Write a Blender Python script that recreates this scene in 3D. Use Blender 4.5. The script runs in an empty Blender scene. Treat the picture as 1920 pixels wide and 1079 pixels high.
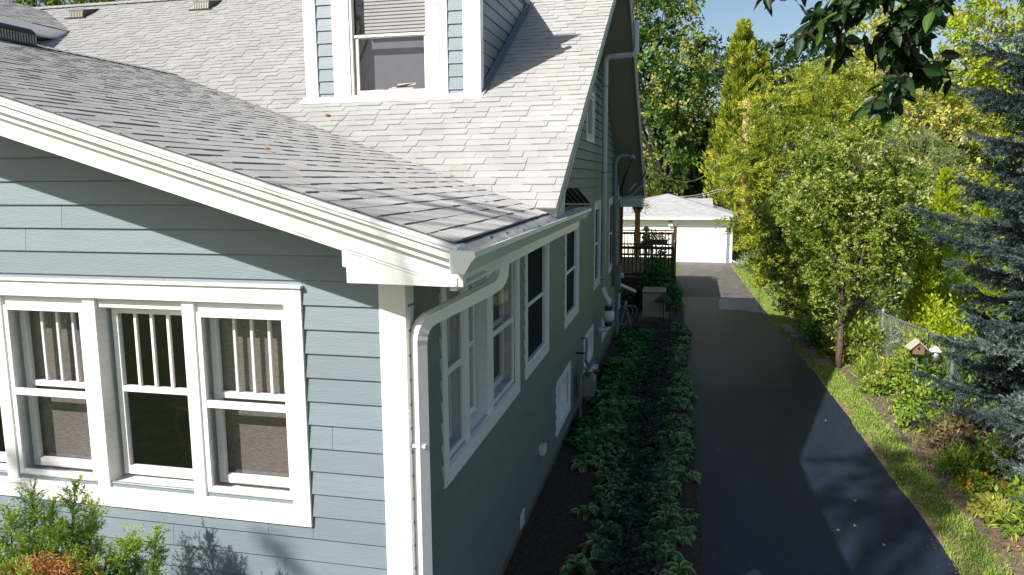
import bpy, math, random
import numpy as np
from mathutils import Vector, Matrix
random.seed(7); RN=np.random.default_rng(7)
S=bpy.context.scene; COL=S.collection
# ---------------------------------------------------------------- camera
FP=1400.0; CAM=np.array([1.61,-4.138,0.0])
def _rot(p,r,y):
    cy,sy,cp,sp=math.cos(y),math.sin(y),math.cos(p),math.sin(p)
    fw=np.array([sy*cp,cy*cp,-sp]); rt=np.array([cy,-sy,0.]); up=np.cross(rt,fw)
    cr,sr=math.cos(r),math.sin(r)
    return np.array([cr*rt+sr*up,-sr*rt+cr*up,fw])
RM=_rot(math.radians(8.26),math.radians(-0.38),math.radians(-12.88))
cd=bpy.data.cameras.new('camera'); cam=bpy.data.objects.new('camera',cd); COL.objects.link(cam)
cd.sensor_width=36; cd.lens=FP/1920*36; cd.clip_end=600; cd.clip_start=.05
cam.matrix_world=Matrix(((RM[0][0],RM[1][0],-RM[2][0],CAM[0]),(RM[0][1],RM[1][1],-RM[2][1],CAM[1]),(RM[0][2],RM[1][2],-RM[2][2],CAM[2]),(0,0,0,1)))
S.camera=cam
# ---------------------------------------------------------------- light
SUND=Vector((2.9,4.0,-3.80)).normalized()
W=bpy.data.worlds.new('World'); S.world=W; W.use_nodes=True
sk=W.node_tree.nodes.new('ShaderNodeTexSky'); sk.sky_type='NISHITA'; sk.sun_disc=False
sk.sun_elevation=math.radians(36.8); sk.sun_rotation=math.radians(216); sk.air_density=1.0; sk.dust_density=1.6
bg=W.node_tree.nodes['Background']; bg.inputs[1].default_value=.078
W.node_tree.links.new(sk.outputs[0],bg.inputs[0])
sl=bpy.data.lights.new('sun','SUN'); sl.energy=5.0; sl.angle=math.radians(.5); sl.color=(1,.95,.87)
so=bpy.data.objects.new('sun',sl); COL.objects.link(so); so.rotation_euler=SUND.to_track_quat('-Z','Y').to_euler()
S.view_settings.view_transform='Standard'; S.view_settings.look='None'; S.view_settings.exposure=.75; S.view_settings.gamma=1
# ---------------------------------------------------------------- helpers
def gz(y): return -3.85-.0278*min(max(y-10,0),27)
def at(px,py,Y):
    v=RM.T@np.array([(px-960)/FP,-(py-539.5)/FP,1.]); t=(Y-CAM[1])/v[1]; return Vector(CAM+t*v)
def mpp(Y): return (Y-CAM[1])/FP/.97
MATS={}
def nodes(name):
    m=bpy.data.materials.new(name); m.use_nodes=True; nt=m.node_tree; b=nt.nodes['Principled BSDF']; MATS[name]=m
    return m,nt,b
def mk(name,col,rough=.6,metal=0,noise=0,nscale=20,bump=0,bscale=60,stretch=None,col2=None,lo=.35,hi=.65,tint=0,spec=.5,detail=4,coat=0):
    m,nt,b=nodes(name); L=nt.links; N=nt.nodes
    b.inputs['Roughness'].default_value=rough; b.inputs['Metallic'].default_value=metal
    b.inputs['Specular IOR Level'].default_value=spec
    b.inputs['Base Color'].default_value=(*col,1)
    tc=N.new('ShaderNodeTexCoord'); mp=N.new('ShaderNodeMapping'); L.new(tc.outputs['Object'],mp.inputs[0])
    if stretch: mp.inputs['Scale'].default_value=stretch
    out=None
    if noise or col2:
        n=N.new('ShaderNodeTexNoise'); n.inputs['Scale'].default_value=nscale; n.inputs['Detail'].default_value=detail; L.new(mp.outputs[0],n.inputs[0])
        r=N.new('ShaderNodeValToRGB'); r.color_ramp.elements[0].position=lo; r.color_ramp.elements[1].position=hi
        c2=col2 or tuple(c*(1-noise) for c in col)
        r.color_ramp.elements[0].color=(*c2,1); r.color_ramp.elements[1].color=(*col,1)
        L.new(n.outputs[0],r.inputs[0]); out=r.outputs[0]
    if tint:
        a=N.new('ShaderNodeAttribute'); a.attribute_name='tint'
        mr=N.new('ShaderNodeMapRange'); mr.inputs['To Min'].default_value=1-tint; mr.inputs['To Max'].default_value=1+tint
        L.new(a.outputs['Fac'],mr.inputs[0])
        mx=N.new('ShaderNodeVectorMath'); mx.operation='SCALE'
        if out: L.new(out,mx.inputs[0])
        else: mx.inputs[0].default_value=col
        L.new(mr.outputs[0],mx.inputs['Scale']); out=mx.outputs[0]
    if out: L.new(out,b.inputs['Base Color'])
    if bump:
        n2=N.new('ShaderNodeTexNoise'); n2.inputs['Scale'].default_value=bscale; n2.inputs['Detail'].default_value=4; L.new(mp.outputs[0],n2.inputs[0])
        bp=N.new('ShaderNodeBump'); bp.inputs['Strength'].default_value=bump; bp.inputs['Distance'].default_value=.01
        L.new(n2.outputs[0],bp.inputs['Height']); L.new(bp.outputs[0],b.inputs['Normal'])
    return m
def leafmat(name,cols,trans=.3,rough=.5,spec=.35):
    m,nt,b=nodes(name); L=nt.links; N=nt.nodes
    a=N.new('ShaderNodeAttribute'); a.attribute_name='tint'
    r=N.new('ShaderNodeValToRGB'); e=r.color_ramp.elements
    while len(e)<len(cols): e.new(.5)
    for i,c in enumerate(cols): e[i].position=i/(len(cols)-1); e[i].color=(*c,1)
    L.new(a.outputs['Fac'],r.inputs[0]); L.new(r.outputs[0],b.inputs['Base Color'])
    b.inputs['Roughness'].default_value=rough; b.inputs['Specular IOR Level'].default_value=spec
    t=N.new('ShaderNodeBsdfTranslucent'); L.new(r.outputs[0],t.inputs[0])
    mx=N.new('ShaderNodeMixShader'); mx.inputs[0].default_value=trans
    L.new(b.outputs[0],mx.inputs[1]); L.new(t.outputs[0],mx.inputs[2]); L.new(mx.outputs[0],N['Material Output'].inputs[0])
    return m
def glassmat(name,dark=.55,refl=1.0,rough=.02):
    m,nt,b=nodes(name); L=nt.links; N=nt.nodes; N.remove(b)
    t=N.new('ShaderNodeBsdfTransparent'); t.inputs[0].default_value=(dark,dark,dark*1.02,1)
    g=N.new('ShaderNodeBsdfGlossy'); g.inputs[0].default_value=(refl,refl,refl,1); g.inputs['Roughness'].default_value=rough
    ge=N.new('ShaderNodeNewGeometry'); dt=N.new('ShaderNodeVectorMath'); dt.operation='DOT_PRODUCT'; L.new(ge.outputs['Incoming'],dt.inputs[0]); L.new(ge.outputs['Normal'],dt.inputs[1])
    def mth(op,a,b=None):
        k=N.new('ShaderNodeMath'); k.operation=op
        for i,v in enumerate((a,b)):
            if v is None: continue
            if isinstance(v,(int,float)): k.inputs[i].default_value=v
            else: L.new(v,k.inputs[i])
        return k.outputs[0]
    f=mth('ADD',mth('MULTIPLY',mth('POWER',mth('SUBTRACT',1.0,mth('ABSOLUTE',dt.outputs['Value'])),5.0),.22),.05)
    mx=N.new('ShaderNodeMixShader'); L.new(f,mx.inputs[0]); L.new(t.outputs[0],mx.inputs[1]); L.new(g.outputs[0],mx.inputs[2])
    L.new(mx.outputs[0],N['Material Output'].inputs[0]); return m

def link(name,me,mat,parent=None,smooth=False):
    o=bpy.data.objects.new(name,me); COL.objects.link(o)
    if mat: me.materials.append(mat if not isinstance(mat,str) else MATS[mat])
    if parent:
        o.parent=parent
        if parent.type=='EMPTY' and parent.location.length>0: o.matrix_parent_inverse=Matrix.Translation(-parent.location)
    if smooth: me.shade_smooth()
    return o
class MB:
    def __init__(s): s.v=[]; s.f=[]; s.t=[]
    def quad(s,*p,t=None):
        n=len(s.v); s.v+= [tuple(q) for q in p]; s.f.append(tuple(range(n,n+len(p)))); s.t.append(random.random() if t is None else t)
    def box(s,x0,x1,y0,y1,z0,z1,t=None):
        n=len(s.v); s.v+=[(x0,y0,z0),(x1,y0,z0),(x1,y1,z0),(x0,y1,z0),(x0,y0,z1),(x1,y0,z1),(x1,y1,z1),(x0,y1,z1)]
        t=random.random() if t is None else t
        for f in ((0,3,2,1),(4,5,6,7),(0,1,5,4),(1,2,6,5),(2,3,7,6),(3,0,4,7)): s.f.append(tuple(n+i for i in f)); s.t.append(t)
        return s
    def obox(s,a,b,w,h,t=None,up=(0,0,1)):
        a=Vector(a);b=Vector(b);d=(b-a).normalized();u=Vector(up)
        if abs(d.dot(u))>.98:u=Vector((0,1,0))
        r=d.cross(u).normalized();u=r.cross(d).normalized();n=len(s.v);t=random.random() if t is None else t
        for P in(a,b):
            for i,j in((-1,-1),(1,-1),(1,1),(-1,1)): s.v.append(tuple(P+r*w/2*i+u*h/2*j))
        for f in ((0,1,2,3),(7,6,5,4),(0,4,5,1),(1,5,6,2),(2,6,7,3),(3,7,4,0)): s.f.append(tuple(n+i for i in f)); s.t.append(t)
        return s
    def prism(s,pts,axis,a,b,t=None):
        n=len(s.v);k=len(pts);t=random.random() if t is None else t
        for c in(a,b):
            for p in pts: s.v.append((c,p[0],p[1]) if axis=='x' else (p[0],c,p[1]) if axis=='y' else (p[0],p[1],c))
        s.f.append(tuple(range(n,n+k))[::-1]); s.f.append(tuple(range(n+k,n+2*k)));s.t+=[t,t]
        for i in range(k): s.f.append((n+i,n+(i+1)%k,n+k+(i+1)%k,n+k+i));s.t.append(t)
        return s
    def tube(s,pts,r,n=8,cap=True,t=None):
        P=[Vector(p) for p in pts];R=r if isinstance(r,(list,tuple)) else [r]*len(P);st=len(s.v);t=random.random() if t is None else t
        pu=None
        for i,p in enumerate(P):
            d=(P[min(i+1,len(P)-1)]-P[max(i-1,0)]).normalized()
            if pu is None: pu=Vector((0,0,1)) if abs(d.z)<.9 else Vector((1,0,0))
            a=(pu-d*pu.dot(d)).normalized();b=d.cross(a);pu=a
            for k in range(n):
                th=2*math.pi*(k+.5)/n; s.v.append(tuple(p+a*math.cos(th)*R[i]+b*math.sin(th)*R[i]))
        for i in range(len(P)-1):
            for k in range(n): s.f.append((st+i*n+k,st+i*n+(k+1)%n,st+(i+1)*n+(k+1)%n,st+(i+1)*n+k));s.t.append(t)
        if cap:
            s.f.append(tuple(st+k for k in range(n))[::-1]);s.f.append(tuple(st+(len(P)-1)*n+k for k in range(n)));s.t+=[t,t]
        return s
    def ball(s,c,r,n=8,m=6,sc=(1,1,1)):
        st=len(s.v)
        for i in range(m+1):
            ph=math.pi*i/m
            for k in range(n):
                th=2*math.pi*k/n; s.v.append((c[0]+r*sc[0]*math.sin(ph)*math.cos(th),c[1]+r*sc[1]*math.sin(ph)*math.sin(th),c[2]+r*sc[2]*math.cos(ph)))
        t=random.random()
        for i in range(m):
            for k in range(n): s.f.append((st+i*n+k,st+(i+1)*n+k,st+(i+1)*n+(k+1)%n,st+i*n+(k+1)%n));s.t.append(t)
        return s
    def build(s,name,mat,parent=None,smooth=False,bevel=0):
        me=bpy.data.meshes.new(name); me.from_pydata(s.v,[],s.f)
        a=me.attributes.new('tint','FLOAT','FACE'); a.data.foreach_set('value',np.array(s.t,dtype=np.float32))
        o=link(name,me,mat,parent,smooth)
        if bevel:
            md=o.modifiers.new('bevel','BEVEL'); md.width=bevel; md.segments=1; md.limit_method='ANGLE'
        return o
def tag(o,label=None,cat=None,group=None,kind=None):
    if label: o['label']=label
    if cat: o['category']=cat
    if group: o['group']=group
    if kind: o['kind']=kind
    return o
def empty(name,loc,label=None,cat=None,group=None):
    o=bpy.data.objects.new(name,None); o.location=loc; o.empty_display_size=.2; COL.objects.link(o); return tag(o,label,cat,group)
def copy_tree(o,loc,rz=0,sc=1,label=None,parent=None):
    c=o.copy(); COL.objects.link(c)
    if parent is None:
        c.location=loc; c.rotation_euler=(0,0,rz); c.scale=(sc,sc,sc)
        if label: c['label']=label
    else: c.parent=parent
    for ch in list(o.children): copy_tree(ch,None,parent=c)
    return c
def npmesh(name,V,quads,tint,mat,parent=None,smooth=False,kpoly=4):
    me=bpy.data.meshes.new(name); nv=len(V); nf=len(quads)
    me.vertices.add(nv); me.vertices.foreach_set('co',np.ascontiguousarray(V,dtype=np.float32).ravel())
    me.loops.add(nf*kpoly); me.loops.foreach_set('vertex_index',np.ascontiguousarray(quads,dtype=np.int32).ravel())
    me.polygons.add(nf); me.polygons.foreach_set('loop_start',np.arange(0,nf*kpoly,kpoly,dtype=np.int32))
    a=me.attributes.new('tint','FLOAT','FACE'); a.data.foreach_set('value',tint.astype(np.float32))
    me.update(calc_edges=True); me.validate()
    return link(name,me,mat,parent,smooth)
def unit(a): return a/np.maximum(np.linalg.norm(a,axis=1,keepdims=True),1e-9)
def leaves(name,C,D,NRM,ln,wd,tint,mat,parent=None,fold=.0):
    """one kite-shaped leaf per row: C base, D axis, NRM normal"""
    C=np.asarray(C,float); n=len(C); D=unit(D); Sd=unit(np.cross(D,NRM)); N2=np.cross(Sd,D)
    ln=np.broadcast_to(ln,(n,))[:,None]; wd=np.broadcast_to(wd,(n,))[:,None]
    a=C; b=C+D*ln*.45+Sd*wd*.5+N2*wd*fold; c=C+D*ln; d=C+D*ln*.45-Sd*wd*.5+N2*wd*fold
    V=np.stack([a,b,c,d],1).reshape(-1,3); q=np.arange(n*4).reshape(n,4)
    return npmesh(name,V,q,np.clip(tint,0,1),mat,parent)
def rdir(n): return unit(RN.normal(size=(n,3)))
# ---------------------------------------------------------------- materials
TRIM=mk('white_paint',(.80,.80,.785),.45,noise=.05,nscale=6,bump=.06,bscale=40,stretch=(1,1,1))
TRIMW=mk('white_wood',(.80,.795,.78),.5,noise=.10,nscale=14,bump=.35,bscale=30,stretch=(.6,.6,6))
POSTW=mk('white_rough_board',(.78,.775,.76),.6,noise=.06,nscale=30,bump=.5,bscale=60,stretch=(3,3,1))
WORN=mk('worn_white_sill',(.74,.70,.64),.6,noise=.25,nscale=9,bump=.3,bscale=60)
METAL=mk('white_metal',(.78,.79,.79),.3,noise=.04,nscale=8)
def sidingmat(name,c):
    m=mk(name,c,.5,noise=.07,nscale=3.5,bump=.22,bscale=26,stretch=(.7,.7,7),tint=.06); return m
SID=sidingmat('blue_siding',(.168,.212,.248)); SIDE=sidingmat('blue_siding_bounce',(.165,.195,.195))  # side wall copy of the blue siding, green bounce from trees put into colour
SHN=mk('shingle',(.39,.385,.38),.95,noise=.13,nscale=2.2,bump=.5,bscale=220,tint=.08,spec=.2,detail=8,lo=.3,hi=.7)
for _m in('shingle',): MATS[_m].node_tree.nodes['Principled BSDF'].inputs['Diffuse Roughness'].default_value=1.0
SHB=mk('roof_underlay',(.05,.05,.05),.9)
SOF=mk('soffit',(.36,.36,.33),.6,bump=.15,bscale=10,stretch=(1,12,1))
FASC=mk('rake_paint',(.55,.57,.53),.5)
CONC=mk('foundation_concrete',(.20,.155,.11),.85,noise=.35,nscale=8,bump=.5,bscale=40)
ASPH=mk('asphalt',(.015,.023,.044),.5,noise=.42,nscale=2.6,stretch=(1,.22,1),lo=.3,hi=.72,bump=.7,bscale=120,spec=.4,detail=9)
ASPO=mk('old_asphalt',(.15,.132,.125),.75,noise=.45,nscale=2.5,bump=.6,bscale=160,detail=9)
SOIL=mk('dark_mulch',(.060,.042,.030),.95,noise=.6,nscale=22,bump=1,bscale=70)
SOILR=mk('garden_soil',(.20,.145,.105),.95,noise=.55,nscale=14,bump=1,bscale=60)
LAWN=mk('lawn_ground',(.11,.17,.035),.95,noise=.5,nscale=5,bump=1,bscale=60,col2=(.05,.085,.02))
STRAW=mk('dry_edge',(.30,.21,.12),.95,noise=.5,nscale=18,bump=1,bscale=90)
STONE=mk('edging_stone',(.20,.155,.13),.85,noise=.3,nscale=9,bump=.6,bscale=40,tint=.15)
GL=glassmat('clear_glass',.93); GLD=glassmat('dark_glass',.28,1.0,.03)
DARK=mk('dark_room',(.05,.055,.05),.8)
SHADE=mk('woven_shade',(.19,.168,.148),.9,noise=.45,nscale=90,bump=.4,bscale=140,stretch=(.25,.25,3),detail=6,lo=.4,hi=.6)
SCRN=mk('dark_screen',(.012,.019,.030),.6,spec=.03)
SCRG=mk('grey_screen',(.14,.145,.17),.5,noise=.15,nscale=5)
BLIND=mk('blind',(.5,.5,.48),.6)
CARP=mk('carpet',(.16,.21,.17),.95,noise=.3,nscale=4)
WOODD=mk('dark_wood',(.055,.028,.016),.5)
BLACK=mk('black_plastic',(.018,.016,.016),.45)
PVC=mk('pvc',(.62,.64,.66),.35,noise=.1,nscale=5)
PVCG=mk('grey_conduit',(.20,.25,.26),.45)
GREYM=mk('grey_metal',(.22,.24,.25),.45,metal=.4,noise=.3,nscale=10)
GALV=mk('galvanised',(.42,.44,.46),.4,metal=.7)
CREAM=mk('cream_plastic',(.62,.58,.42),.5)
BEIGE=mk('beige_metal',(.36,.33,.23),.5,noise=.1,nscale=4)
GREENC=mk('green_canvas',(.035,.07,.05),.7)
DECK=mk('deck_brown',(.058,.026,.016),.6,noise=.3,nscale=12,bump=.3,bscale=30)
DECKF=mk('deck_floor',(.30,.19,.11),.7,noise=.3,nscale=12)
CEDAR=mk('cedar_post',(.42,.20,.075),.6,noise=.3,nscale=12,stretch=(3,3,.5))
BARK=mk('bark',(.11,.078,.058),.9,noise=.5,nscale=14,bump=1,bscale=30,stretch=(3,3,.6))
BARKD=mk('dark_bark',(.045,.034,.026),.9,noise=.5,nscale=14,bump=1,bscale=30,stretch=(3,3,.6))
POLE=mk('pole_wood',(.46,.30,.18),.8,noise=.25,nscale=9,stretch=(4,4,.4))
SHN2=mk('garage_shingle',(.40,.405,.42),.9,noise=.2,nscale=2.2,bump=.5,bscale=90,tint=.09)
WHT=mk('garage_white',(.82,.82,.81),.5)
RED=mk('red_petal',(.42,.02,.03),.6); PINK=mk('pink_petal',(.62,.25,.42),.6); LILAC=mk('lilac_petal',(.48,.38,.66),.6); ORNG=mk('orange_petal',(.75,.28,.02),.6)
STAT=mk('statue_stone',(.30,.27,.25),.8,noise=.3,nscale=20)
L_HOS=leafmat('hosta_leaf',[(0.02, 0.095, 0.022), (0.035, 0.15, 0.032), (0.06, 0.21, 0.045), (0.3, 0.36, 0.18)],.12,.42)
L_HOSG=leafmat('plain_leaf',[(0.018, 0.1, 0.025), (0.035, 0.17, 0.035), (0.07, 0.24, 0.05)],.15,.4)
L_DARK=leafmat('coral_bells_leaf',[(0.008, 0.02, 0.012), (0.014, 0.032, 0.018), (0.03, 0.055, 0.03)],.1,.5)
L_DEC=leafmat('deciduous_leaf',[(0.02, 0.07, 0.015), (0.08, 0.17, 0.03), (0.23, 0.33, 0.06), (0.55, 0.52, 0.14)],.45)
L_YEL=leafmat('yellow_green_leaf',[(0.12, 0.17, 0.03), (0.3, 0.34, 0.06), (0.52, 0.52, 0.11), (0.7, 0.6, 0.18)],.45)
L_OAK=leafmat('oak_leaf',[(0.030,0.060,0.027),(0.060,0.105,0.045),(0.105,0.150,0.068)],.3)
L_JUN=leafmat('juniper_leaf',[(0.04, 0.08, 0.01), (0.2, 0.27, 0.025), (0.42, 0.47, 0.05), (0.62, 0.6, 0.1)],.45)
L_PINE=leafmat('pine_needles',[(0.018,0.053,0.018),(0.033,0.090,0.027),(0.053,0.128,0.030)],.2)
L_ARB=leafmat('arborvitae_leaf',[(0.2, 0.3, 0.012), (0.36, 0.45, 0.02), (0.5, 0.56, 0.035)],.45)
L_SIL=leafmat('silver_leaf',[(0.05, 0.11, 0.015), (0.19, 0.28, 0.03), (0.38, 0.45, 0.08), (0.64, 0.64, 0.3)],.45)
L_FEA=leafmat('feathery_leaf',[(0.15, 0.21, 0.08), (0.26, 0.32, 0.13), (0.38, 0.43, 0.22)],.45)
L_SPR=leafmat('shaded_spruce_needle',[(0.012, 0.027, 0.028), (0.027, 0.05, 0.05), (0.062, 0.098, 0.092), (0.19, 0.24, 0.21)],.12,.6)  # dark tints carry the deep shade of the big spruce
L_BED=leafmat('garden_leaf',[(0.06, 0.14, 0.02), (0.15, 0.26, 0.03), (0.28, 0.38, 0.05), (0.44, 0.44, 0.1)],.35)
L_BIG=leafmat('big_leaf',[(.008,.024,.006),(.015,.042,.010),(.025,.065,.012),(.09,.16,.02)],.3,.42,.4)
L_SHRUB=leafmat('front_juniper_leaf',[(0.08, 0.17, 0.03), (0.18, 0.3, 0.04), (0.32, 0.44, 0.06), (0.5, 0.55, 0.12)],.28)
L_DEAD=leafmat('dead_needles',[(.30,.11,.03),(.45,.19,.06),(.55,.27,.10)],.2)
L_GRASS=leafmat('grass_blade',[(0.1, 0.19, 0.03), (0.18, 0.31, 0.04), (0.33, 0.4, 0.09), (0.55, 0.45, 0.23)],.3)
# ---------------------------------------------------------------- setting
def strip(name,x0f,x1f,ys,dz,mat,kind='structure'):
    m=MB()
    for a,b in zip(ys[:-1],ys[1:]):
        m.quad((x0f(a),a,gz(a)+dz),(x1f(a),a,gz(a)+dz),(x1f(b),b,gz(b)+dz),(x0f(b),b,gz(b)+dz))
    o=m.build(name,mat); o['kind']=kind; return o
YS=[-60,-20]+list(range(-8,10,2))+[10+3*i for i in range(10)]+[45,60,90,160,400]
strip('ground',lambda y:-300,lambda y:300,YS,0,LAWN)
dl=lambda y:1.93-.012*y; 
def dr(y): return 4.40-.012*y if y<16 else 4.21-.005*(y-16)
yd=[-12,-6,-2]+[i*.4 for i in range(0,58)]+[23.05]
rag=lambda f,a,k:(lambda y:f(y)+a*math.sin(y*k)+a*.6*math.sin(y*k*2.3+1))
strip('driveway',rag(dl,.012,2.1),rag(dr,.012,1.7),yd,.008,ASPH)
strip('old_driveway',rag(dl,.02,2.1),rag(dr,.02,1.7),[23.06,25,27,29,31,33,35,37,38.02],.008,ASPO)
# asphalt patch by the seam, darkened to paint the shading there
strip('driveway_shade_patch',lambda y:dl(y)+.0,lambda y:2.95+.1*math.sin(y),[23.09,25,27,29.5],.012,mk('shaded_asphalt',(.085,.078,.08),.7,noise=.3,nscale=3,bump=.5,bscale=160))
strip('flower_bed',lambda y:-.3,lambda y:dl(y)+.03,[-2+i for i in range(0,23)],.004,SOIL)
gl=lambda y:4.81-.007*y if y<16 else 4.7-.004*(y-16)
strip('dry_verge',lambda y:dr(y)-.06,lambda y:dr(y)+.22,[-6+i for i in range(0,44)],.0055,STRAW)
strip('garden_border',lambda y:gl(y)+.05*math.sin(y*1.3),lambda y:6.3+.03*y,[-6+1.0*i for i in range(0,52)],.006,SOILR)
# grass blades
def grass(name,n,xf0,xf1,y0,y1,h,mat,dens=None):
    y=RN.uniform(0,1,n)**1.3*(y1-y0)+y0
    a=np.array([xf0(v) for v in y]); b=np.array([xf1(v) for v in y]); x=a+(b-a)*RN.uniform(0,1,n)
    z=np.array([gz(v) for v in y])
    D=RN.normal(size=(n,3))*[.45,.45,.1]+[0,0,1]; N=rdir(n)
    o=leaves(name,np.stack([x,y,z],1),D,N,h*RN.uniform(.5,1.2,n),.006+.0009*y.clip(0),RN.beta(2,2.2,n),mat)
    o['kind']='stuff'; return tag(o,'mown green grass growing along the driveway edge','grass')
grass('grass_verge',42000,lambda y:dr(y)+.03+.05*math.sin(y*3),lambda y:gl(y)+.06,2,34,.06,L_GRASS)
o=grass('neighbor_grass',16000,lambda y:6.8,lambda y:17,12,45,.10,L_GRASS); o['label']='bright green lawn behind the chain link fence'
# ---------------------------------------------------------------- house
H=empty('house',(0,0,gz(0)),'blue lap sided house with white trim and grey shingle gable roofs beside the driveway','house')
def cut(rects,u0,u1,z0,z1):
    """split a board cell by rectangles, return list of (u0,u1,z0,z1)"""
    cells=[(u0,u1,z0,z1)]
    for (a,b,c,d) in rects:
        out=[]
        for (p,q,r,s) in cells:
            if b<=p or a>=q or d<=r or c>=s: out.append((p,q,r,s)); continue
            if a>p: out.append((p,a,r,s))
            if b<q: out.append((b,q,r,s))
            m0,m1=max(a,p),min(b,q)
            if c>r: out.append((m0,m1,r,c))
            if d<s: out.append((m0,m1,d,s))
        cells=out
    return cells
EX=.1525
def siding(name,plane,mat,parent,zlist,ufun,rects,T=.015,joint=3.6,ex=EX,seed=1,gap=.0025):
    """plane(u,off,z)->xyz, off = outward distance"""
    rg=random.Random(seed); m=MB()
    for zb in zlist:
        zt=zb+ex; lo0,hi0=ufun(zb); lo1,hi1=ufun(zt)
        lo,hi=min(lo0,lo1),max(hi0,hi1)
        if hi-lo<.03: continue
        js=[lo]; u=lo+rg.uniform(.6,joint)
        while u<hi-.3: js.append(u); u+=joint
        js.append(hi)
        for a,b in zip(js[:-1],js[1:]):
            t=rg.random()
            for (p,q,r,s) in cut(rects,a,b,zb,zt):
                if abs(s-zt)<1e-6: s-=gap
                if s-r<.004 or q-p<.004: continue
                def lim(z):
                    f=(z-zb)/ex; L=lo0+(lo1-lo0)*f; R=hi0+(hi1-hi0)*f
                    return L,R
                Lr,Rr=lim(r); Ls,Rs=lim(s)
                g=.0012
                p0,q0=max(p+g*(p>lo),Lr),min(q-g*(q<hi),Rr); p1,q1=max(p+g*(p>lo),Ls),min(q-g*(q<hi),Rs)
                if q0<=p0: q0=p0
                if q1<=p1: q1=p1
                if q0-p0<.002 and q1-p1<.002: continue
                o0=T*(1-(r-zb)/ex)+.003; o1=T*(1-(s-zb)/ex)+.003
                A,B,C_,D_=plane(p0,o0,r),plane(q0,o0,r),plane(q1,o1,s),plane(p1,o1,s)
                m.quad(A,B,C_,D_,t=t)
                if abs(r-zb)<1e-6: m.quad(plane(p0,-.01,r),plane(q0,-.01,r),B,A,t=t)
                m.quad(plane(p0,-.01,r),A,D_,plane(p1,-.01,s),t=t); m.quad(B,plane(q0,-.01,r),plane(q1,-.01,s),C_,t=t)
    return m.build(name,mat,parent)
PZ=lambda x:-.171-.301*x           # porch slope (right)
MZ=lambda y:-1.65+.56*y            # main slope
BZ=lambda y:3.50-.566*(y-9.2)      # rear slope
XR=-5.7; RY=9.2
z0=-.755
zl=[z0+EX*k for k in range(-20,17)]
# window openings on the front wall
FX0,FX1,FZ0,FZ1=-3.79,-.655,-2.2,-.652
siding('front_wall',lambda u,o,z:(u,-o,z),SID,H,zl,lambda z:(-11.,min(-.14,(-.25-z)/.301)),[(FX0,FX1,FZ0,FZ1)],seed=5,joint=2.9)
# side wall
SW=[(.63,3.13,-2.16,-.64),(3.42,4.84,-2.12,-.62),(6.14,7.55,-2.11,-.62),(9.68,10.72,-2.08,-.425),(12.5,13.85,-2.10,-.435),
    (8.4,9.5,.62,1.5),(5.43,6.7,-3.45,-2.70),(8.28,9.6,-3.30,-2.69),(11.2,12.5,-3.40,-2.86)]
def srange(z):
    lo=.012 if z<-.45 else (z+1.80)/.56
    hi=14.98 if z<.1 else RY+(3.32-z)/.566
    return lo,max(lo,hi)
siding('side_wall',lambda u,o,z:(o,u,z),SIDE,H,[z0+EX*k for k in range(-19,27)],srange,SW,seed=8,joint=3.66,T=.021,gap=.008)
# backing (solid house body behind the boards, openings left by the recesses)
m=MB()
def wallback(m,plane,u0,u1,zb,zt,rects,th=.09):
    for (p,q,r,s) in cut(rects,u0,u1,zb,zt):
        m.quad(plane(p,-.011,r),plane(q,-.011,r),plane(q,-.011,s),plane(p,-.011,s))
wallback(m,lambda u,o,z:(u,-o,z),-11,-.01,-3.72,-.6,[(FX0+.12,FX1-.12,-2.03,-.76)])
m.quad((-11,.011,-.6),(-.01,.011,-.6),(-.01,.011,-.42),(-5.7,.011,1.3),(-11,.011,-.3))
inner=[(a+.1,b-.1,c+.08,d-.08) for a,b,c,d in SW]
wallback(m,lambda u,o,z:(o,u,z),.01,14.98,-3.72,-.5,inner[:5]+inner[6:])
m.quad((-.011,3.0,-.5),(-.011,14.98,-.5),(-.011,14.98,.05),(-.011,9.25,3.3),(-.011,3.0,-.2))
m.quad((-.01,14.98,-3.8),(-11,14.98,-3.8),(-11,14.98,.1),(-.01,14.98,.1)); m.quad((-11,.0,-3.8),(-11,15,-3.8),(-11,15,0),(-11,0,0))
m.build('wall_core',SID,H)
m=MB(); m.box(-.25,-.022,.02,14.96,-3.95,-3.655); m.box(-11,-.25,.025,.2,-3.95,-3.66); m.build('foundation',CONC,H)
# corner boards
m=MB(); m.box(-.15,.022,-.024,.0,-3.75,-.55); m.build('corner_board',POSTW,H,bevel=.003)
m=MB(); m.box(0,.0218,.0002,.115,-3.75,-.60); m.build('corner_board',TRIMW,H,bevel=.003)
m=MB(); m.box(-.02,.024,14.9,15.02,-3.8,-.2); m.build('corner_board',TRIMW,H,bevel=.003)
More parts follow.
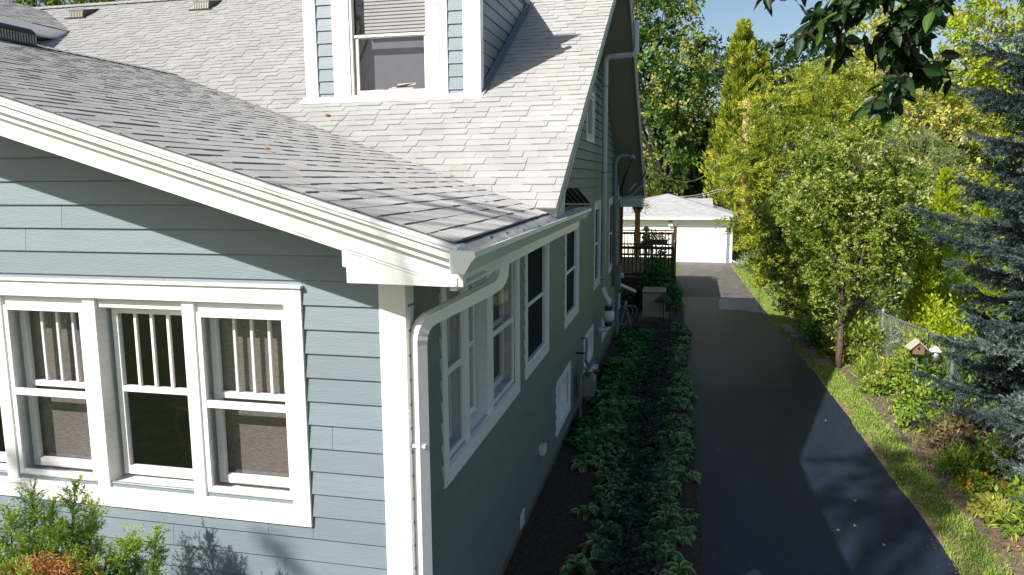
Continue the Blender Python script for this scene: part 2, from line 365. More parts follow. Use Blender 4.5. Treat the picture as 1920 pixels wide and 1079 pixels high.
# ----- roofs
def shingles(name,O,U,V,expo,ncourse,ufun,mat,parent,seed=3,tabw=(.13,.31),th=(.003,.0075)):
    O=Vector(O);U=Vector(U).normalized();V=Vector(V).normalized();N=U.cross(V).normalized()
    if N.z<0:N=-N
    rg=random.Random(seed); m=MB()
    for k in range(ncourse):
        v0=k*expo-.015; v1=v0+expo+.012
        a0,b0=ufun(max(v0,0)); a1,b1=ufun(v1)
        if b0-a0<.02: continue
        lo,hi=min(a0,a1),max(b0,b1); u=lo-rg.uniform(0,.3); raised=rg.random()<.5; wob=rg.uniform(-.003,.003)
        while u<hi:
            w=rg.uniform(*tabw); p,q=max(u,lo),min(u+w,hi)
            t=rg.gauss(.5,.22); h=th[1] if raised else th[0]; h+=rg.uniform(-.001,.0015); raised=not raised if rg.random()<.85 else raised
            dv=rg.uniform(-.002,.002)+wob
            p0,q0,p1,q1=max(p,a0),min(q,b0),max(p,a1),min(q,b1)
            if q0>p0+.004 or q1>p1+.004:
                q0=max(q0,p0);q1=max(q1,p1)
                A=O+U*p0+V*(v0+dv)+N*(h+.004);B=O+U*q0+V*(v0+dv)+N*(h+.004);C_=O+U*q1+V*v1+N*(h*.4+.002);D_=O+U*p1+V*v1+N*(h*.4+.002)
                A2=A-N*(h+.006);B2=B-N*(h+.006);C2=C_-N*.004;D2=D_-N*.004
                m.quad(A,B,C_,D_,t=t); m.quad(A2,B2,B,A,t=t); m.quad(A2,A,D_,D2,t=t); m.quad(B,B2,C2,C_,t=t)
            u+=w+.0025
    return m.build(name,mat,parent)
# porch right slope: u along +y, v up toward -x
pl=math.hypot(1,.301); XE=.43
PY=lambda x:2.64-.5375*x           # valley y at x
shingles('porch_roof',(XE,-.43,PZ(XE)),(0,1,0),(-1,0,.301),.138,int((XE-XR)*pl/.138)+1,lambda v:(0,PY(XE-v/pl)+.43),SHN,H,seed=11)
m=MB(); m.quad((XE,-.42,PZ(XE)-.03),(XE,PY(XE),PZ(XE)-.03),(XR,PY(XR),PZ(XR)-.03),(XR,-.42,PZ(XR)-.03))
LZ=lambda x:PZ(XR)-.301*(XR-x)
m.quad((XR,-.43,PZ(XR)),(XR,PY(XR),PZ(XR)),(-11.8,2.45,LZ(-11.8)),(-11.8,-.43,LZ(-11.8)))
m.quad((XE-.01,-.42,PZ(XE)-.12),(XR,-.42,PZ(XR)-.12),(XR,PY(XR),PZ(XR)-.12),(XE-.01,PY(XE),PZ(XE)-.12))
m.quad((XE,-.43,PZ(XE)-.002),(XR,-.43,PZ(XR)-.002),(XR,-.43,PZ(XR)-.03),(XE,-.43,PZ(XE)-.03))
m.build('porch_roof_deck',SHB,H)
m=MB(); k=0; y=-.43
while y<PY(XR)-.1:     # ridge caps
    for sgn in(1,):
        m.quad((XR,y,PZ(XR)+.030),(XR,y+.2,PZ(XR)+.016),(XR+.14,y+.2,PZ(XR+.14)+.014),(XR+.14,y,PZ(XR+.14)+.024)); m.quad((XR,y,PZ(XR)+.030),(XR+.14,y,PZ(XR+.14)+.024),(XR+.14,y,PZ(XR+.14)+.002),(XR,y,PZ(XR)))
        m.quad((XR,y,PZ(XR)+.030),(XR-.14,y,PZ(XR)-.042+.024),(XR-.14,y+.2,PZ(XR)-.042+.014),(XR,y+.2,PZ(XR)+.016))
    y+=.14
m.build('ridge_cap',SHN,H)
# main front slope
ml=math.hypot(1,.56); XF=.505
def mrange(v):
    y=v/ml+2.37; x1=XF; x0=-16.
    if y<PY(XR): x0=(2.64-y)/.5375
    return x0-0,x1
shingles('main_roof',(0,2.37,MZ(2.37)),(1,0,0),(0,1,.56),.138,int((RY-2.37)*ml/.138),mrange,SHN,H,seed=12,th=(.007,.014))
m=MB(); e=.002
m.quad((XF,2.37,MZ(2.37)-e),(XF,RY,MZ(RY)-e),(-16,RY,MZ(RY)-e),(-16,2.37,MZ(2.37)-e))
m.quad((XF,2.40,MZ(2.4)-.12),(-16,2.4,MZ(2.4)-.12),(-16,RY,MZ(RY)-.12),(XF,RY,MZ(RY)-.12))
m.build('roof_deck',SHB,H)
m=MB(); x=-16
while x<XF:     # ridge cap pieces along the main ridge
    z=MZ(RY)+.03
    m.quad((x,RY-.16,z-.075),(x+.3,RY-.16,z-.09),(x+.3,RY,z-.005),(x,RY,z+.008)); m.quad((x,RY,z+.008),(x+.3,RY,z-.005),(x+.3,RY+.16,z-.09),(x,RY+.16,z-.075)); x+=.15
m.build('ridge_cap',SHN,H)
XB=.63
m=MB(); m.quad((XB,RY,BZ(RY)),(XB,16,BZ(16)),(-16,16,BZ(16)),(-16,RY,BZ(RY))); m.build('rear_roof',SHN,H)
m=MB(); 
for i in range(46):   # rear soffit boards
    ya=RY+i*.148; yb=ya+.142
    if ya>15.95: break
    m.quad((XB-.02,ya,BZ(ya)-.14),(XB-.02,yb,BZ(yb)-.143),(-.05,yb,BZ(yb)-.143),(-.05,ya,BZ(ya)-.14))
    m.quad((XB-.02,yb,BZ(yb)-.143),(XB-.02,yb,BZ(yb)-.13),(-.05,yb,BZ(yb)-.13),(-.05,yb,BZ(yb)-.143))
m.quad((XB-.02,RY,BZ(RY)-.128),(XB-.02,16,BZ(16)-.128),(-.05,16,BZ(16)-.128),(-.05,RY,BZ(RY)-.128))
m.build('soffit',SOF,H)
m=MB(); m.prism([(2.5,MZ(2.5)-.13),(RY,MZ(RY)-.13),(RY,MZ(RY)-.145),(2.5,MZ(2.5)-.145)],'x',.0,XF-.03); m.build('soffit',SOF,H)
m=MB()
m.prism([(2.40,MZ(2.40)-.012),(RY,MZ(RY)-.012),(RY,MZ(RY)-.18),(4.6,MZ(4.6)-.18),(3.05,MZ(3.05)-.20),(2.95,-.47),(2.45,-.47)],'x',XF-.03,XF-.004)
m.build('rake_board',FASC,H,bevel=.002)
m=MB()
m.prism([(RY,BZ(RY)-.012),(16,BZ(16)-.012),(16,BZ(16)-.20),(RY,BZ(RY)-.20)],'x',XB-.03,XB-.004)
m.prism([(RY,BZ(RY)-.006),(16.02,BZ(16)-.006),(16.02,BZ(16)-.06),(RY,BZ(RY)-.06)],'x',XB-.003,XB+.018)
m.build('rake_board',mk('rear_rake_paint',(.66,.68,.64),.5),H,bevel=.002)
m=MB(); m.box(.03,XB-.035,15.1,16.0,-.72,-.50); m.build('eave_return',FASC,H,bevel=.004)
m=MB(); m.prism([(-.12,-.50),(-.12,-.40),(0.02,-.38),(.02,-.50)],'x',-6,XB+.02);
for v in range(len(m.v)): m.v[v]=(m.v[v][0],m.v[v][1]+16.05,m.v[v][2])
m.build('rear_gutter',METAL,H)
# porch fascia (raking boards on the gable front, y=-.42 plane, stepped crown)
def rake(m,top,bot,y0,y1,xa,xb,zadj=0):
    m.prism([(xa,PZ(xa)+top),(xb,PZ(xb)+top),(xb,PZ(xb)+bot),(xa,PZ(xa)+bot)],'y',y0,y1)
m=MB()
m.prism([(-5.7,PZ(-5.7)-.13),(.47,PZ(.47)-.13),(.47,-.533),(.40,-.533),(-5.7,PZ(-5.7)-.24)],'y',-.400,-.37)
m.prism([(-5.7,PZ(-5.7)-.182),(.44,PZ(.44)-.182),(.44,PZ(.44)-.225),(-5.7,PZ(-5.7)-.225)],'y',-.404,-.4)
rake(m,-.09,-.134,-.422,-.39,-5.7,.47); rake(m,-.047,-.092,-.446,-.39,-5.7,.47)
rake(m,-.010,-.049,-.459,-.39,-5.7,.47); rake(m,-.014,-.030,-.465,-.43,-5.7,.47)
m.box(.42,.475,-.45,-.38,-.44,-.315)
for yy,a,b in((-.40,-.012,-.24),): m.prism([(-11.8,LZ(-11.8)+a),(-5.7,PZ(XR)+a),(-5.7,PZ(XR)+b),(-11.8,LZ(-11.8)+b)],'y',-.45,-.40)
m.build('gable_fascia',METAL,H,bevel=.003)
m=MB()
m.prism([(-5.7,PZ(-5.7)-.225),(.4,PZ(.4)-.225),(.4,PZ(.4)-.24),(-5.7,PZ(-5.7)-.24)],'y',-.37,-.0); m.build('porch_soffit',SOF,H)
# boxed corner return
m=MB()
m.prism([(-.182,PZ(-.182)-.225),(.470,PZ(.47)-.20),(.470,-.535),(-.160,-.527),(-.160,-.447),(-.182,-.441)],'y',-.397,-.372)
m.box(-.159,.469,-.372,.0,-.534,-.524)
m.build('corner_return',METAL,H,bevel=.002)
# side frieze and gutter
m=MB()
m.box(.385,.425,-.371,4.55,-.560,-.40); m.box(.425,.437,-.36,4.55,-.515,-.42); m.box(.437,.447,-.36,4.55,-.46,-.42)
m.box(.024,.385,.0,4.55,-.56,-.548); m.box(.0,.385,4.53,4.55,-.56,-.42)
m.build('frieze_board',METAL,H,bevel=.002)
prof=[(.43,-.335),(.43,-.455),(.50,-.455),(.515,-.43),(.535,-.395),(.555,-.375),(.555,-.345),(.545,-.345),(.545,-.372),(.525,-.39),(.505,-.42),(.495,-.443),(.442,-.443),(.442,-.335)]
m=MB(); m.prism(prof,'y',-.455,4.72); m.prism([(.43,-.335),(.43,-.455),(.50,-.455),(.515,-.43),(.535,-.395),(.555,-.375),(.555,-.345)],'y',-.462,-.452); m.prism([(.43,-.335),(.43,-.455),(.50,-.455),(.515,-.43),(.535,-.395),(.555,-.375),(.555,-.345)],'y',4.715,4.725)
m.build('gutter',METAL,H)
m=MB(); m.prism([(.36,PZ(.36)-.02),(.445,-.325),(.53,-.375),(.53,-.379),(.445,-.331),(.36,PZ(.36)-.026)],'y',-.44,4.70)
for i in range(36): m.box(.46,.53,-.3+i*.13,-.292+i*.13,-.372,-.350) if i%4==0 else None
m.build('gutter_flashing',mk('flashing',(.50,.50,.50),.3,metal=.55,noise=.5,nscale=7),H)
m=MB()
for i in range(60):
    y=random.gauss(2.35,.35) if i<45 else random.uniform(0,4.5); x=random.uniform(.44,.53); z=-.372+(.53-x)*.5+.012
    m.ball((x,y,z),.010,5,3,(1.3,1.5,.5))
o=m.build('gutter_debris',mk('debris',(.14,.08,.05),.95),H); o['kind']='stuff'
# little pent roof behind the gutter end
m=MB(); m.box(.02,.40,4.2,5.2,-.36,-.345)
m.prism([(4.2,-.33),(5.35,-.33),(5.35,-.345),(4.2,-.345)],'x',.0,.46)
for i in range(7): m.prism([(4.2,-.10),(5.35,-.30),(5.35,-.31),(4.2,-.11)],'x',.02+i*.065,.075+i*.065)
m.build('pent_roof',mk('dark_metal_roof',(.05,.055,.07),.5),H)
# downspout with elbows
def flute(m,pts,w,d):
    P=[Vector(p) for p in pts]
    for a,b in zip(P[:-1],P[1:]):
        dr_=(b-a).normalized(); m.obox(a-dr_*.004,b+dr_*.004,w,d,up=(0,1,0) if abs(dr_.z)>.6 else (0,0,1))
m=MB()
top=Vector((.47,.52,-.44)); A=Vector((.47,.52,-.66)); B=Vector((.075,.035,-.86)); Cb=Vector((.075,.035,-3.72))
def bez(p0,p1,p2,n=9): return [p0*(1-t)**2+p1*2*t*(1-t)+p2*t*t for t in [i/(n-1) for i in range(n)]]
d1=(B-A).normalized()
path=[top]+bez(A+Vector((0,0,.10)),A,A+d1*.10)+bez(B-d1*.10,B,B+Vector((0,0,-.12)))+[Vector((.075,.035,-3.3)),Cb]
# rectangular section swept
sec=[(-.035,-.047),(.035,-.047),(.035,-.02),(.031,-.016),(.031,-.008),(.035,-.004),(.035,.004),(.031,.008),(.031,.016),(.035,.02),(.035,.047),(-.035,.047)]
st=0; right=d1.cross(Vector((0,0,1))).normalized(); k=len(sec); Rr=[]
for i,p in enumerate(path):
    d=(path[min(i+1,len(path)-1)]-path[max(i-1,0)]).normalized()
    hr=Vector((1,0,0)) if False else right; n_=hr.cross(d).normalized()
    f=1.0+(.06 if 0<i<len(path)-2 and i%2 else 0)
    for s_ in sec: m.v.append(tuple(p+n_*s_[0]*f+hr*s_[1]*f*.9))
for i in range(len(path)-1):
    for j in range(k): m.f.append((i*k+j,i*k+(j+1)%k,(i+1)*k+(j+1)%k,(i+1)*k+j)); m.t.append(.5)
DS=m.build('downspout',METAL,H)
for z in(-1.62,-2.9): m=MB(); m.box(.034,.116,-.006,.076,z,z+.018); m.build('bracket',METAL,DS)
def warp(o):
    for v in o.data.vertices:
        x,y,z=v.co
        if y<0: y*=1.5
        if y<2.37: x+=.028*(2.37-y)
        v.co=(x,y,z)
for o in list(H.children):
    if o.name.split('.')[0] in('porch_roof','porch_roof_deck','gable_fascia','porch_soffit','corner_return','frieze_board','gutter','gutter_flashing','gutter_debris') or o.name=='ridge_cap': warp(o)
# ----- windows
def frame_rect(m,u0,u1,z0,z1,w,P,o0,o1,wt=None,wb=None):
    wt=wt or w; wb=wb or w
    def bx(a,b,c,d):
        p=P(a,o0,c);q=P(b,o1,d); m.box(min(p[0],q[0]),max(p[0],q[0]),min(p[1],q[1]),max(p[1],q[1]),c,d)
    bx(u0,u0+w,z0,z1); bx(u1-w,u1,z0,z1); bx(u0+w,u1-w,z1-wt,z1); bx(u0+w,u1-w,z0,z0+wb)
def bxP(m,P,u0,u1,o0,o1,z0,z1):
    p=P(u0,o0,z0);q=P(u1,o1,z1); m.box(min(p[0],q[0]),max(p[0],q[0]),min(p[1],q[1]),max(p[1],q[1]),z0,z1)
PF=lambda u,o,z:(u,-o,z); PS=lambda u,o,z:(o,u,z)
def recess(m,P,u0,u1,z0,z1,d):
    m.quad(P(u0,.0,z0),P(u0,.0,z1),P(u0,-d,z1),P(u0,-d,z0)); m.quad(P(u1,.0,z0),P(u1,.0,z1),P(u1,-d,z1),P(u1,-d,z0))
    m.quad(P(u0,.0,z1),P(u1,.0,z1),P(u1,-d,z1),P(u0,-d,z1)); m.quad(P(u0,.0,z0),P(u1,.0,z0),P(u1,-d,z0),P(u0,-d,z0))
def sash(P,par,u0,u1,z0,z1,dep,zm,munt=3,name='sash',w=.045):
    m=MB(); frame_rect(m,u0,u1,z0,z1,w,P,-dep-.02,-dep+.02,wb=.06); bxP(m,P,u0+w,u1-w,-dep-.022,-dep+.018,zm-.02,zm+.02)
    for i in range(munt):
        u=u0+w+(u1-u0-2*w)*(i+1)/(munt+1); bxP(m,P,u-.010,u+.010,-dep-.012,-dep+.012,zm+.02,z1-w)
    m.build(name,TRIMW,par,bevel=.002)
    m=MB(); m.quad(P(u0+w,-dep,z0+.06),P(u1-w,-dep,z0+.06),P(u1-w,-dep,z1-w),P(u0+w,-dep,z1-w)); m.build('pane',GL,par)
def storm(P,par,u0,u1,z0,z1,zm,dep=.015):
    m=MB(); frame_rect(m,u0,u1,z0,z1,.034,P,-dep-.012,-dep+.012); bxP(m,P,u0+.034,u1-.034,-dep-.010,-dep+.011,zm-.024,zm+.024)
    m.build('storm_frame',METAL,par,bevel=.002)
    m=MB(); m.quad(P(u0+.03,-dep,z0+.03),P(u1-.03,-dep,z0+.03),P(u1-.03,-dep,z1-.03),P(u0+.03,-dep,z1-.03)); m.build('storm_pane',GL,par)
# front window group
m=MB()
zt,zb=-.652,-2.20
bxP(m,PF,FX0,FX1,-.01,.030,-.757,zt); bxP(m,PF,FX1-.12,FX1,-.01,.0298,zb,-.7575); bxP(m,PF,FX0,FX0+.12,-.01,.0298,zb,-.7575)
bxP(m,PF,FX0-.01,FX1+.01,-.01,.048,zt,zt+.018)
m.prism([(-.030,zb),(-.030,-2.095),(-.036,-2.088),(.14,-2.035),(.14,zb)],'x',FX0+.1205,FX1-.1205)
for a,b in((-1.515,-1.425),(-2.265,-2.17),(-3.02,-2.925)): bxP(m,PF,a,b,-.16,.004,-2.07,-.757)
bxP(m,PF,FX0+.12,FX1-.12,-.16,-.02,-.825,-.757)
FW=m.build('window',TRIMW,H,bevel=.003); FW['label']='wide white window group facing front'
m=MB(); recess(m,PF,FX0+.12,FX1-.12,-2.04,-.757,.2); m.prism([(-.004,-2.097),(-.002,-2.088),(.12,-2.036),(.12,-2.05)],'x',FX0+.13,FX1-.13); m.build('sill',WORN,FW)
for a,b,kind in((-1.42,-.777,'s'),(-2.165,-1.52,'m'),(-2.92,-2.27,'s'),(-3.665,-3.025,'m')):
    sash(PF,FW,a+.03,b-.02,-2.01,-.83,.12,-1.40)
    if kind=='s':
        storm(PF,FW,a+.004,b-.004,-2.035,-.828,-1.437)
        m=MB(); m.quad(PF(a,-.17,-1.98),PF(b,-.17,-1.98),PF(b,-.17,-.8),PF(a,-.17,-.8)); m.build('shade',SHADE,FW)
        m=MB(); bxP(m,PF,a+.12,b-.03,-.11,-.07,-1.99,-1.94); m.build('stool',TRIMW,FW)
# side triple window
m=MB(); y0,y1,zb,zt=.63,3.13,-2.16,-.60
bxP(m,PS,y0,y1,-.01,.030,zt-.04,zt+.02) ; bxP(m,PS,y0,y0+.11,-.01,.0298,zb,zt-.0405); bxP(m,PS,y1-.13,y1,-.01,.0298,zb,zt-.0405)
m.prism([(.032,zb),(.032,-2.05),(-.14,-2.0),(-.14,zb)],'y',y0+.1105,y1-.1305)
for a,b in((1.24,1.37),(1.93,2.12)): bxP(m,PS,a,b,-.16,.004,-2.04,zt-.04)
TW=m.build('window',TRIMW,H,bevel=.003)
m=MB(); recess(m,PS,y0+.11,y1-.13,-2.03,-.62,.2); m.build('sill',WORN,TW)
for a,b,kind in((.745,1.235,'s'),(1.375,1.925,'m'),(2.125,2.995,'s')):
    sash(PS,TW,a+.02,b-.02,-1.98,-.68,.12,-1.37,munt=0)
    if kind=='s': storm(PS,TW,a+.004,b-.004,-2.01,-.66,-1.37); 
    m=MB(); m.quad(PS(a,-.17,-1.98),PS(b,-.17,-1.98),PS(b,-.17,-.7),PS(a,-.17,-.7)); m.build('shade',SHADE,TW)
# single side windows
def swin(y0,y1,z0,z1,c=.11,mid=True,glass='dark'):
    m=MB(); frame_rect(m,y0,y1,z0,z1,c,PS,-.01,.030,wb=.09); bxP(m,PS,y0-.01,y1+.01,-.01,.055,z1,z1+.015)
    w=m.build('window',TRIMW,H,bevel=.003)
    m=MB(); frame_rect(m,y0+c,y1-c,z0+.09,z1-c,.05,PS,-.05,.012); bxP(m,PS,y0+c,y1-c,.012,.04,z0+.09,z0+.11)
    if mid: bxP(m,PS,y0+c+.05,y1-c-.05,-.05,-.012,(z0+z1)/2-.02,(z0+z1)/2+.02)
    m.build('sash',METAL,w,bevel=.002)
    m=MB(); m.quad(*[PS(u,-.03,z) for u,z in((y0+c+.05,z0+.14),(y1-c-.05,z0+.14),(y1-c-.05,z1-c-.05),(y0+c+.05,z1-c-.05))]); m.build('pane',SCRN if glass=='dark' else GL,w)
    return w
swin(*SW[1]); swin(*SW[2]); swin(*SW[3]); swin(*SW[4]); swin(8.4,9.5,.62,1.5,.09)
for i in(6,7,8):
    y0,y1,z0_,z1_=SW[i]
    m=MB(); frame_rect(m,y0,y1,z0_,z1_,.10,PS,-.01,.030); w=m.build('basement_window',TRIMW,H,bevel=.003)
    m=MB(); recess(m,PS,y0+.1,y1-.1,z0_+.08,z1_-.08,.14); m.prism([(.02,z0_+.1),(-.13,z0_+.14),(-.13,z0_+.08),(.02,z0_+.08)],'y',y0+.1,y1-.1); m.build('jamb',TRIMW,w)
    m=MB(); frame_rect(m,y0+.1,y1-.1,z0_+.1,z1_-.08,.05,PS,-.14,-.11); m.build('sash',METAL,w)
    m=MB(); m.quad(*[PS(u,-.13,z) for u,z in((y0+.15,z0_+.15),(y1-.15,z0_+.15),(y1-.15,z1_-.13),(y0+.15,z1_-.13))]); m.build('pane',mk('white_curtain%d'%i,(.45,.46,.44),.6),w)
# room behind the front windows
m=MB(); m.quad((-4.4,.2,-2.6),(-.3,.2,-2.6),(-.3,3.4,-2.6),(-4.4,3.4,-2.6)); m.build('room_floor',CARP,H)
m=MB(); m.quad((-4.4,3.4,-2.7),(-.3,3.4,-2.7),(-.3,3.4,-.4),(-4.4,3.4,-.4)); m.quad((-4.4,.2,-2.7),(-4.4,3.4,-2.7),(-4.4,3.4,-.4),(-4.4,.2,-.4)); m.quad((-.3,.2,-2.7),(-.3,3.4,-2.7),(-.3,3.4,-.4),(-.3,.2,-.4)); m.quad((-4.4,.02,-.62),(-.3,.02,-.62),(-.3,3.4,-.62),(-4.4,3.4,-.62))
m.build('room_wall',DARK,H)
T=empty('side_table',(-2.6,1.9,-2.6),'dark wooden table with curved legs seen through the middle front window','table')
m=MB(); m.tube([(-2.6,1.9,-2.03),(-2.6,1.9,-2.0)],.42,20); m.build('table_top',mk('pale_top',(.16,.16,.12),.4),T)
for dx,dy in((-.25,-.2),(.25,-.2),(.25,.2),(-.25,.2)):
    m=MB(); x,y=-2.6+dx,1.9+dy
    m.tube([(x,y,-2.03),(x+dx*.25,y+dy*.25,-2.2),(x+dx*.05,y+dy*.05,-2.45),(x+dx*.35,y+dy*.35,-2.59)],[.045,.035,.022,.032],8); m.build('leg',WOODD,T,smooth=True)
m=MB(); m.prism([(-1.95,-2.6),(-1.35,-2.6),(-1.35,-2.3),(-1.95,-2.45)],'y',.45,.85); o=m.build('cardboard_box',mk('cardboard',(.38,.24,.11),.8)); tag(o,'open brown cardboard box inside the middle front window','box')
# ----- dormer (right, above the porch)
DX0,DX1,DY=-3.06,-.805,4.75
dz0=MZ(DY)-.02
DZT=2.75
for ua,ub in((DX0+.01,-2.675),(-1.19,DX1-.01)): siding('dormer_wall',lambda u,o,z:(u,DY-o,z),SID,H,[z0+EX*k for k in range(11,24)],lambda z,ua=ua,ub=ub:(ua,ub),[],seed=3)
def ds(z): return DY+.01, max(DY+.01,(z+1.65)/.56+.02)
siding('dormer_side_wall',lambda u,o,z:(DX1+o-.012,u,z),sidingmat('dormer_side_siding',(.18,.222,.258)),H,[z0+EX*k for k in range(11,23)],ds,[],seed=4)
m=MB(); m.quad((DX0,DY+.3,dz0),(DX0,DY+.3,3.0),(DX0,8.2,3.0),(DX0,DY+.3,dz0)) ; m.box(DX0+.02,DX1-.02,DY+.25,DY+.27,dz0,3.3); m.quad((DX0+.01,DY+.012,dz0),(DX1-.01,DY+.012,dz0),(DX1-.01,DY+.012,DZT),(DX0+.01,DY+.012,DZT)) if False else None
m.quad((DX0+.01,DY,dz0-.2),(DX0+.01,DY,DZT),(DX0+.01,7.7,DZT)); m.build('dormer_core',DARK,H)
m=MB()
m.box(DX0,DX0+.165,DY-.032,DY,dz0-.05,2.9); m.build('dormer_corner_board',METAL,H,bevel=.003); m=MB(); m.box(DX1-.19,DX1+.028,DY-.032,DY,dz0-.05,2.9); m.box(DX1,DX1+.0275,DY+.0002,DY+.10,dz0-.05,2.9)
m.build('dormer_corner_board',METAL,H,bevel=.003)
m=MB(); m.box(DX0-.02,DX1+.04,DY-.075,DY-.001,dz0-.01,dz0+.035); m.prism([(DY-.14,MZ(DY-.14)+.022),(DY-.03,MZ(DY-.03)+.03),(DY-.03,MZ(DY-.03)+.026),(DY-.14,MZ(DY-.14)+.016)],'x',DX0-.05,DX1+.06)
m.build('dormer_apron_flashing',METAL,H)
m=MB(); m.prism([(DY-.03,MZ(DY-.03)+.035),(7.75,MZ(7.75)+.035),(7.75,MZ(7.75)+.02),(DY-.03,MZ(DY-.03)+.02)],'x',DX1+.02,DX1+.075); m.prism([(DY-.03,MZ(DY-.03)+.09),(7.75,MZ(7.75)+.09),(7.75,MZ(7.75)+.02),(DY-.03,MZ(DY-.03)+.02)],'x',DX1+.012,DX1+.02)
m.build('step_flashing',mk('blue_flashing',(.16,.21,.26),.4),H)
# dormer window
m=MB(); a0,a1=-2.675,-1.19
m.box(a0,a0+.225,DY-.036,DY+.001,1.0,2.9); m.box(-1.43,-1.29,DY-.036,DY+.001,1.0,2.9); m.box(-1.288,a1,DY-.028,DY+.001,1.0,2.9); m.box(a0+.225,-1.43,DY-.036,DY+.001,.985,1.012)
DW=m.build('dormer_window',METAL,H,bevel=.003)
m=MB(); frame_rect(m,-2.445,-1.432,1.015,2.7,.03,lambda u,o,z:(u,DY-o,z),-.06,.022); frame_rect(m,-2.40,-1.455,1.03,1.77,.045,lambda u,o,z:(u,DY-o,z),-.05,-.02,wb=.07); m.box(-2.40,-1.455,DY+.0,DY+.045,1.735,1.765)
m.build('sash',mk('cream_vinyl',(.72,.68,.62),.4),DW,bevel=.002)
m=MB(); m.quad((-2.38,DY+.03,1.09),(-1.47,DY+.03,1.09),(-1.47,DY+.03,2.7),(-2.38,DY+.03,2.7)); m.build('pane',glassmat('dormer_glass',.75),DW)
m=MB(); m.quad((-2.43,DY+.20,.98),(-1.44,DY+.20,.98),(-1.44,DY+.20,2.8),(-2.43,DY+.20,2.8)); m.build('screen',SCRG,DW)
m=MB()
for i in range(22): m.box(-2.30,-1.50,DY+.10,DY+.125,1.80+i*.042,1.80+i*.042+.030)
m.build('blind',BLIND,DW)
m=MB(); m.box(-1.98,-1.66,DY+.04,DY+.09,1.10,1.125); m.prism([(-1.98,1.10),(-1.90,1.10),(-1.86,1.175),(-1.62,1.185),(-1.64,1.155),(-1.93,1.14)],'y',DY+.05,DY+.08); m.build('sash_lock',mk('ivory',(.66,.60,.50),.5),DW)
# dormer roof (gable)
m=MB(); xc=(DX0+DX1)/2; rz=3.62; ex=.03
for s_,xe in((1,DX1+ex),(-1,DX0-ex)):
    ze=DZT-.02
    m.quad((xc,DY-.04,rz),(xe,DY-.04,ze),(xe,(ze+1.65)/.56,ze),(xc,(rz+1.65)/.56,rz)); m.quad((xc,DY-.04,rz-.1),(xe,DY-.04,ze-.1),(xe,(ze-.1+1.65)/.56,ze-.1),(xc,(rz+1.65)/.56,rz-.1))
    m.quad((xe,DY-.04,ze),(xe,DY-.04,ze-.1),(xe,(ze+1.5)/.56,ze-.1),(xe,(ze+1.65)/.56,ze)); m.quad((xc,DY-.04,rz),(xe,DY-.04,ze),(xe,DY-.04,ze-.1),(xc,DY-.04,rz-.1))
m.build('dormer_roof',SHN,H)
# ----- left cross dormer
def mpt(px,py):   # point of the main slope seen at a pixel
    v=RM.T@np.array([(px-960)/FP,-(py-539.5)/FP,1.]); t=(-1.65+.56*CAM[1]-CAM[2])/(v[2]-.56*v[1]); return Vector(CAM+t*v)
q=mpt(133,60); xe=q.x; ze=q.z; yj=q.y       # eave meets the roof here
q2=mpt(130,35); 
xrid=xe-1.6; sl_=.42; zr=ze+1.6*sl_; yf=2.0
def yv(z): return (z+1.65)/.56
nc=int(1.6*math.hypot(1,sl_)/.138)
hl=math.hypot(1,sl_)
shingles('left_dormer_roof',(xe,yf,ze),(0,1,0),(-1,0,sl_),.138,nc+1,lambda v:(0,yv(ze+v/hl*sl_)-yf),SHN,H,seed=21)
m=MB(); m.quad((xe,yf,ze),(xe,yj,ze),(xrid,yv(zr),zr),(xrid,yf,zr)); m.build('left_dormer_deck',SHB,H)
m=MB(); m.box(xe-.03,xe+.0,yf,yj-.02,ze-.17,ze-.012); m.box(xe-.42,xe-.03,yf,yj-.25,ze-.19,ze-.165); m.build('left_dormer_eave',METAL,H,bevel=.003)
siding('left_dormer_wall',lambda u,o,z:(xe-.42+o,u,z),SID,H,[ze-.18-EX*k for k in range(1,14)],lambda z:(yf+.4,max(yf+.4,yv(z))),[],seed=6)
# roof vents
def vent(name,P,label,w=.34,par=None):
    x,y,z=P; e_=empty(name,P,label,'roof vent','box vents on the main roof')
    m=MB(); m.prism([(y-.22,MZ(y-.22)+.02),(y-.20,MZ(y-.2)+.16),(y-.02,MZ(y-.2)+.20),(y+.22,MZ(y+.22)+.03)],'x',x-w/2,x+w/2); m.box(x-w/2-.06,x+w/2+.06,y-.26,y-.18,MZ(y-.22)+.0,MZ(y-.22)+.022); m.build('hood',BLACK,e_,bevel=.008)
    m=MB()
    for i in range(9): xx=x-w/2+.03+(w-.06)*i/8; m.obox((xx,y-.225,MZ(y-.22)+.035),(xx,y-.212,MZ(y-.22)+.125),.014,.006)
    m.build('louver',BEIGE,e_)
p=mpt(158,28); vent('roof_vent',p,'black box vent near the ridge, left one of two')
p=mpt(390,12); vent('roof_vent',p,'black box vent near the ridge, closer to the white dormer window')
yv_=1.35
e_=empty('roof_vent',(XR+.1,yv_,PZ(XR)),'long black ridge vent box on the low porch roof ridge','roof vent')
# find ridge point whose picture position is the box end
def proj(P):
    c=RM@(np.array(P)-CAM); return 960+FP*c[0]/c[2],539.5-FP*c[1]/c[2]
yy=0.
while proj((XR,yy,PZ(XR)))[0]<42 and yy<6: yy+=.02
e_.location=(XR,yy-.4,PZ(XR))
m=MB(); m.prism([(XR-.20,PZ(XR)-.05),(XR+.20,PZ(XR)-.05),(XR+.20,PZ(XR)+.10),(XR+.14,PZ(XR)+.155),(XR-.14,PZ(XR)+.155),(XR-.20,PZ(XR)+.10)],'y',yy-.95,yy); m.build('hood',BLACK,e_,bevel=.015)
m=MB()
for i in range(26): m.box(XR+.201,XR+.206,yy-.92+i*.035,yy-.90+i*.035,PZ(XR)-.02,PZ(XR)+.075)
m.build('louver',GREYM,e_)
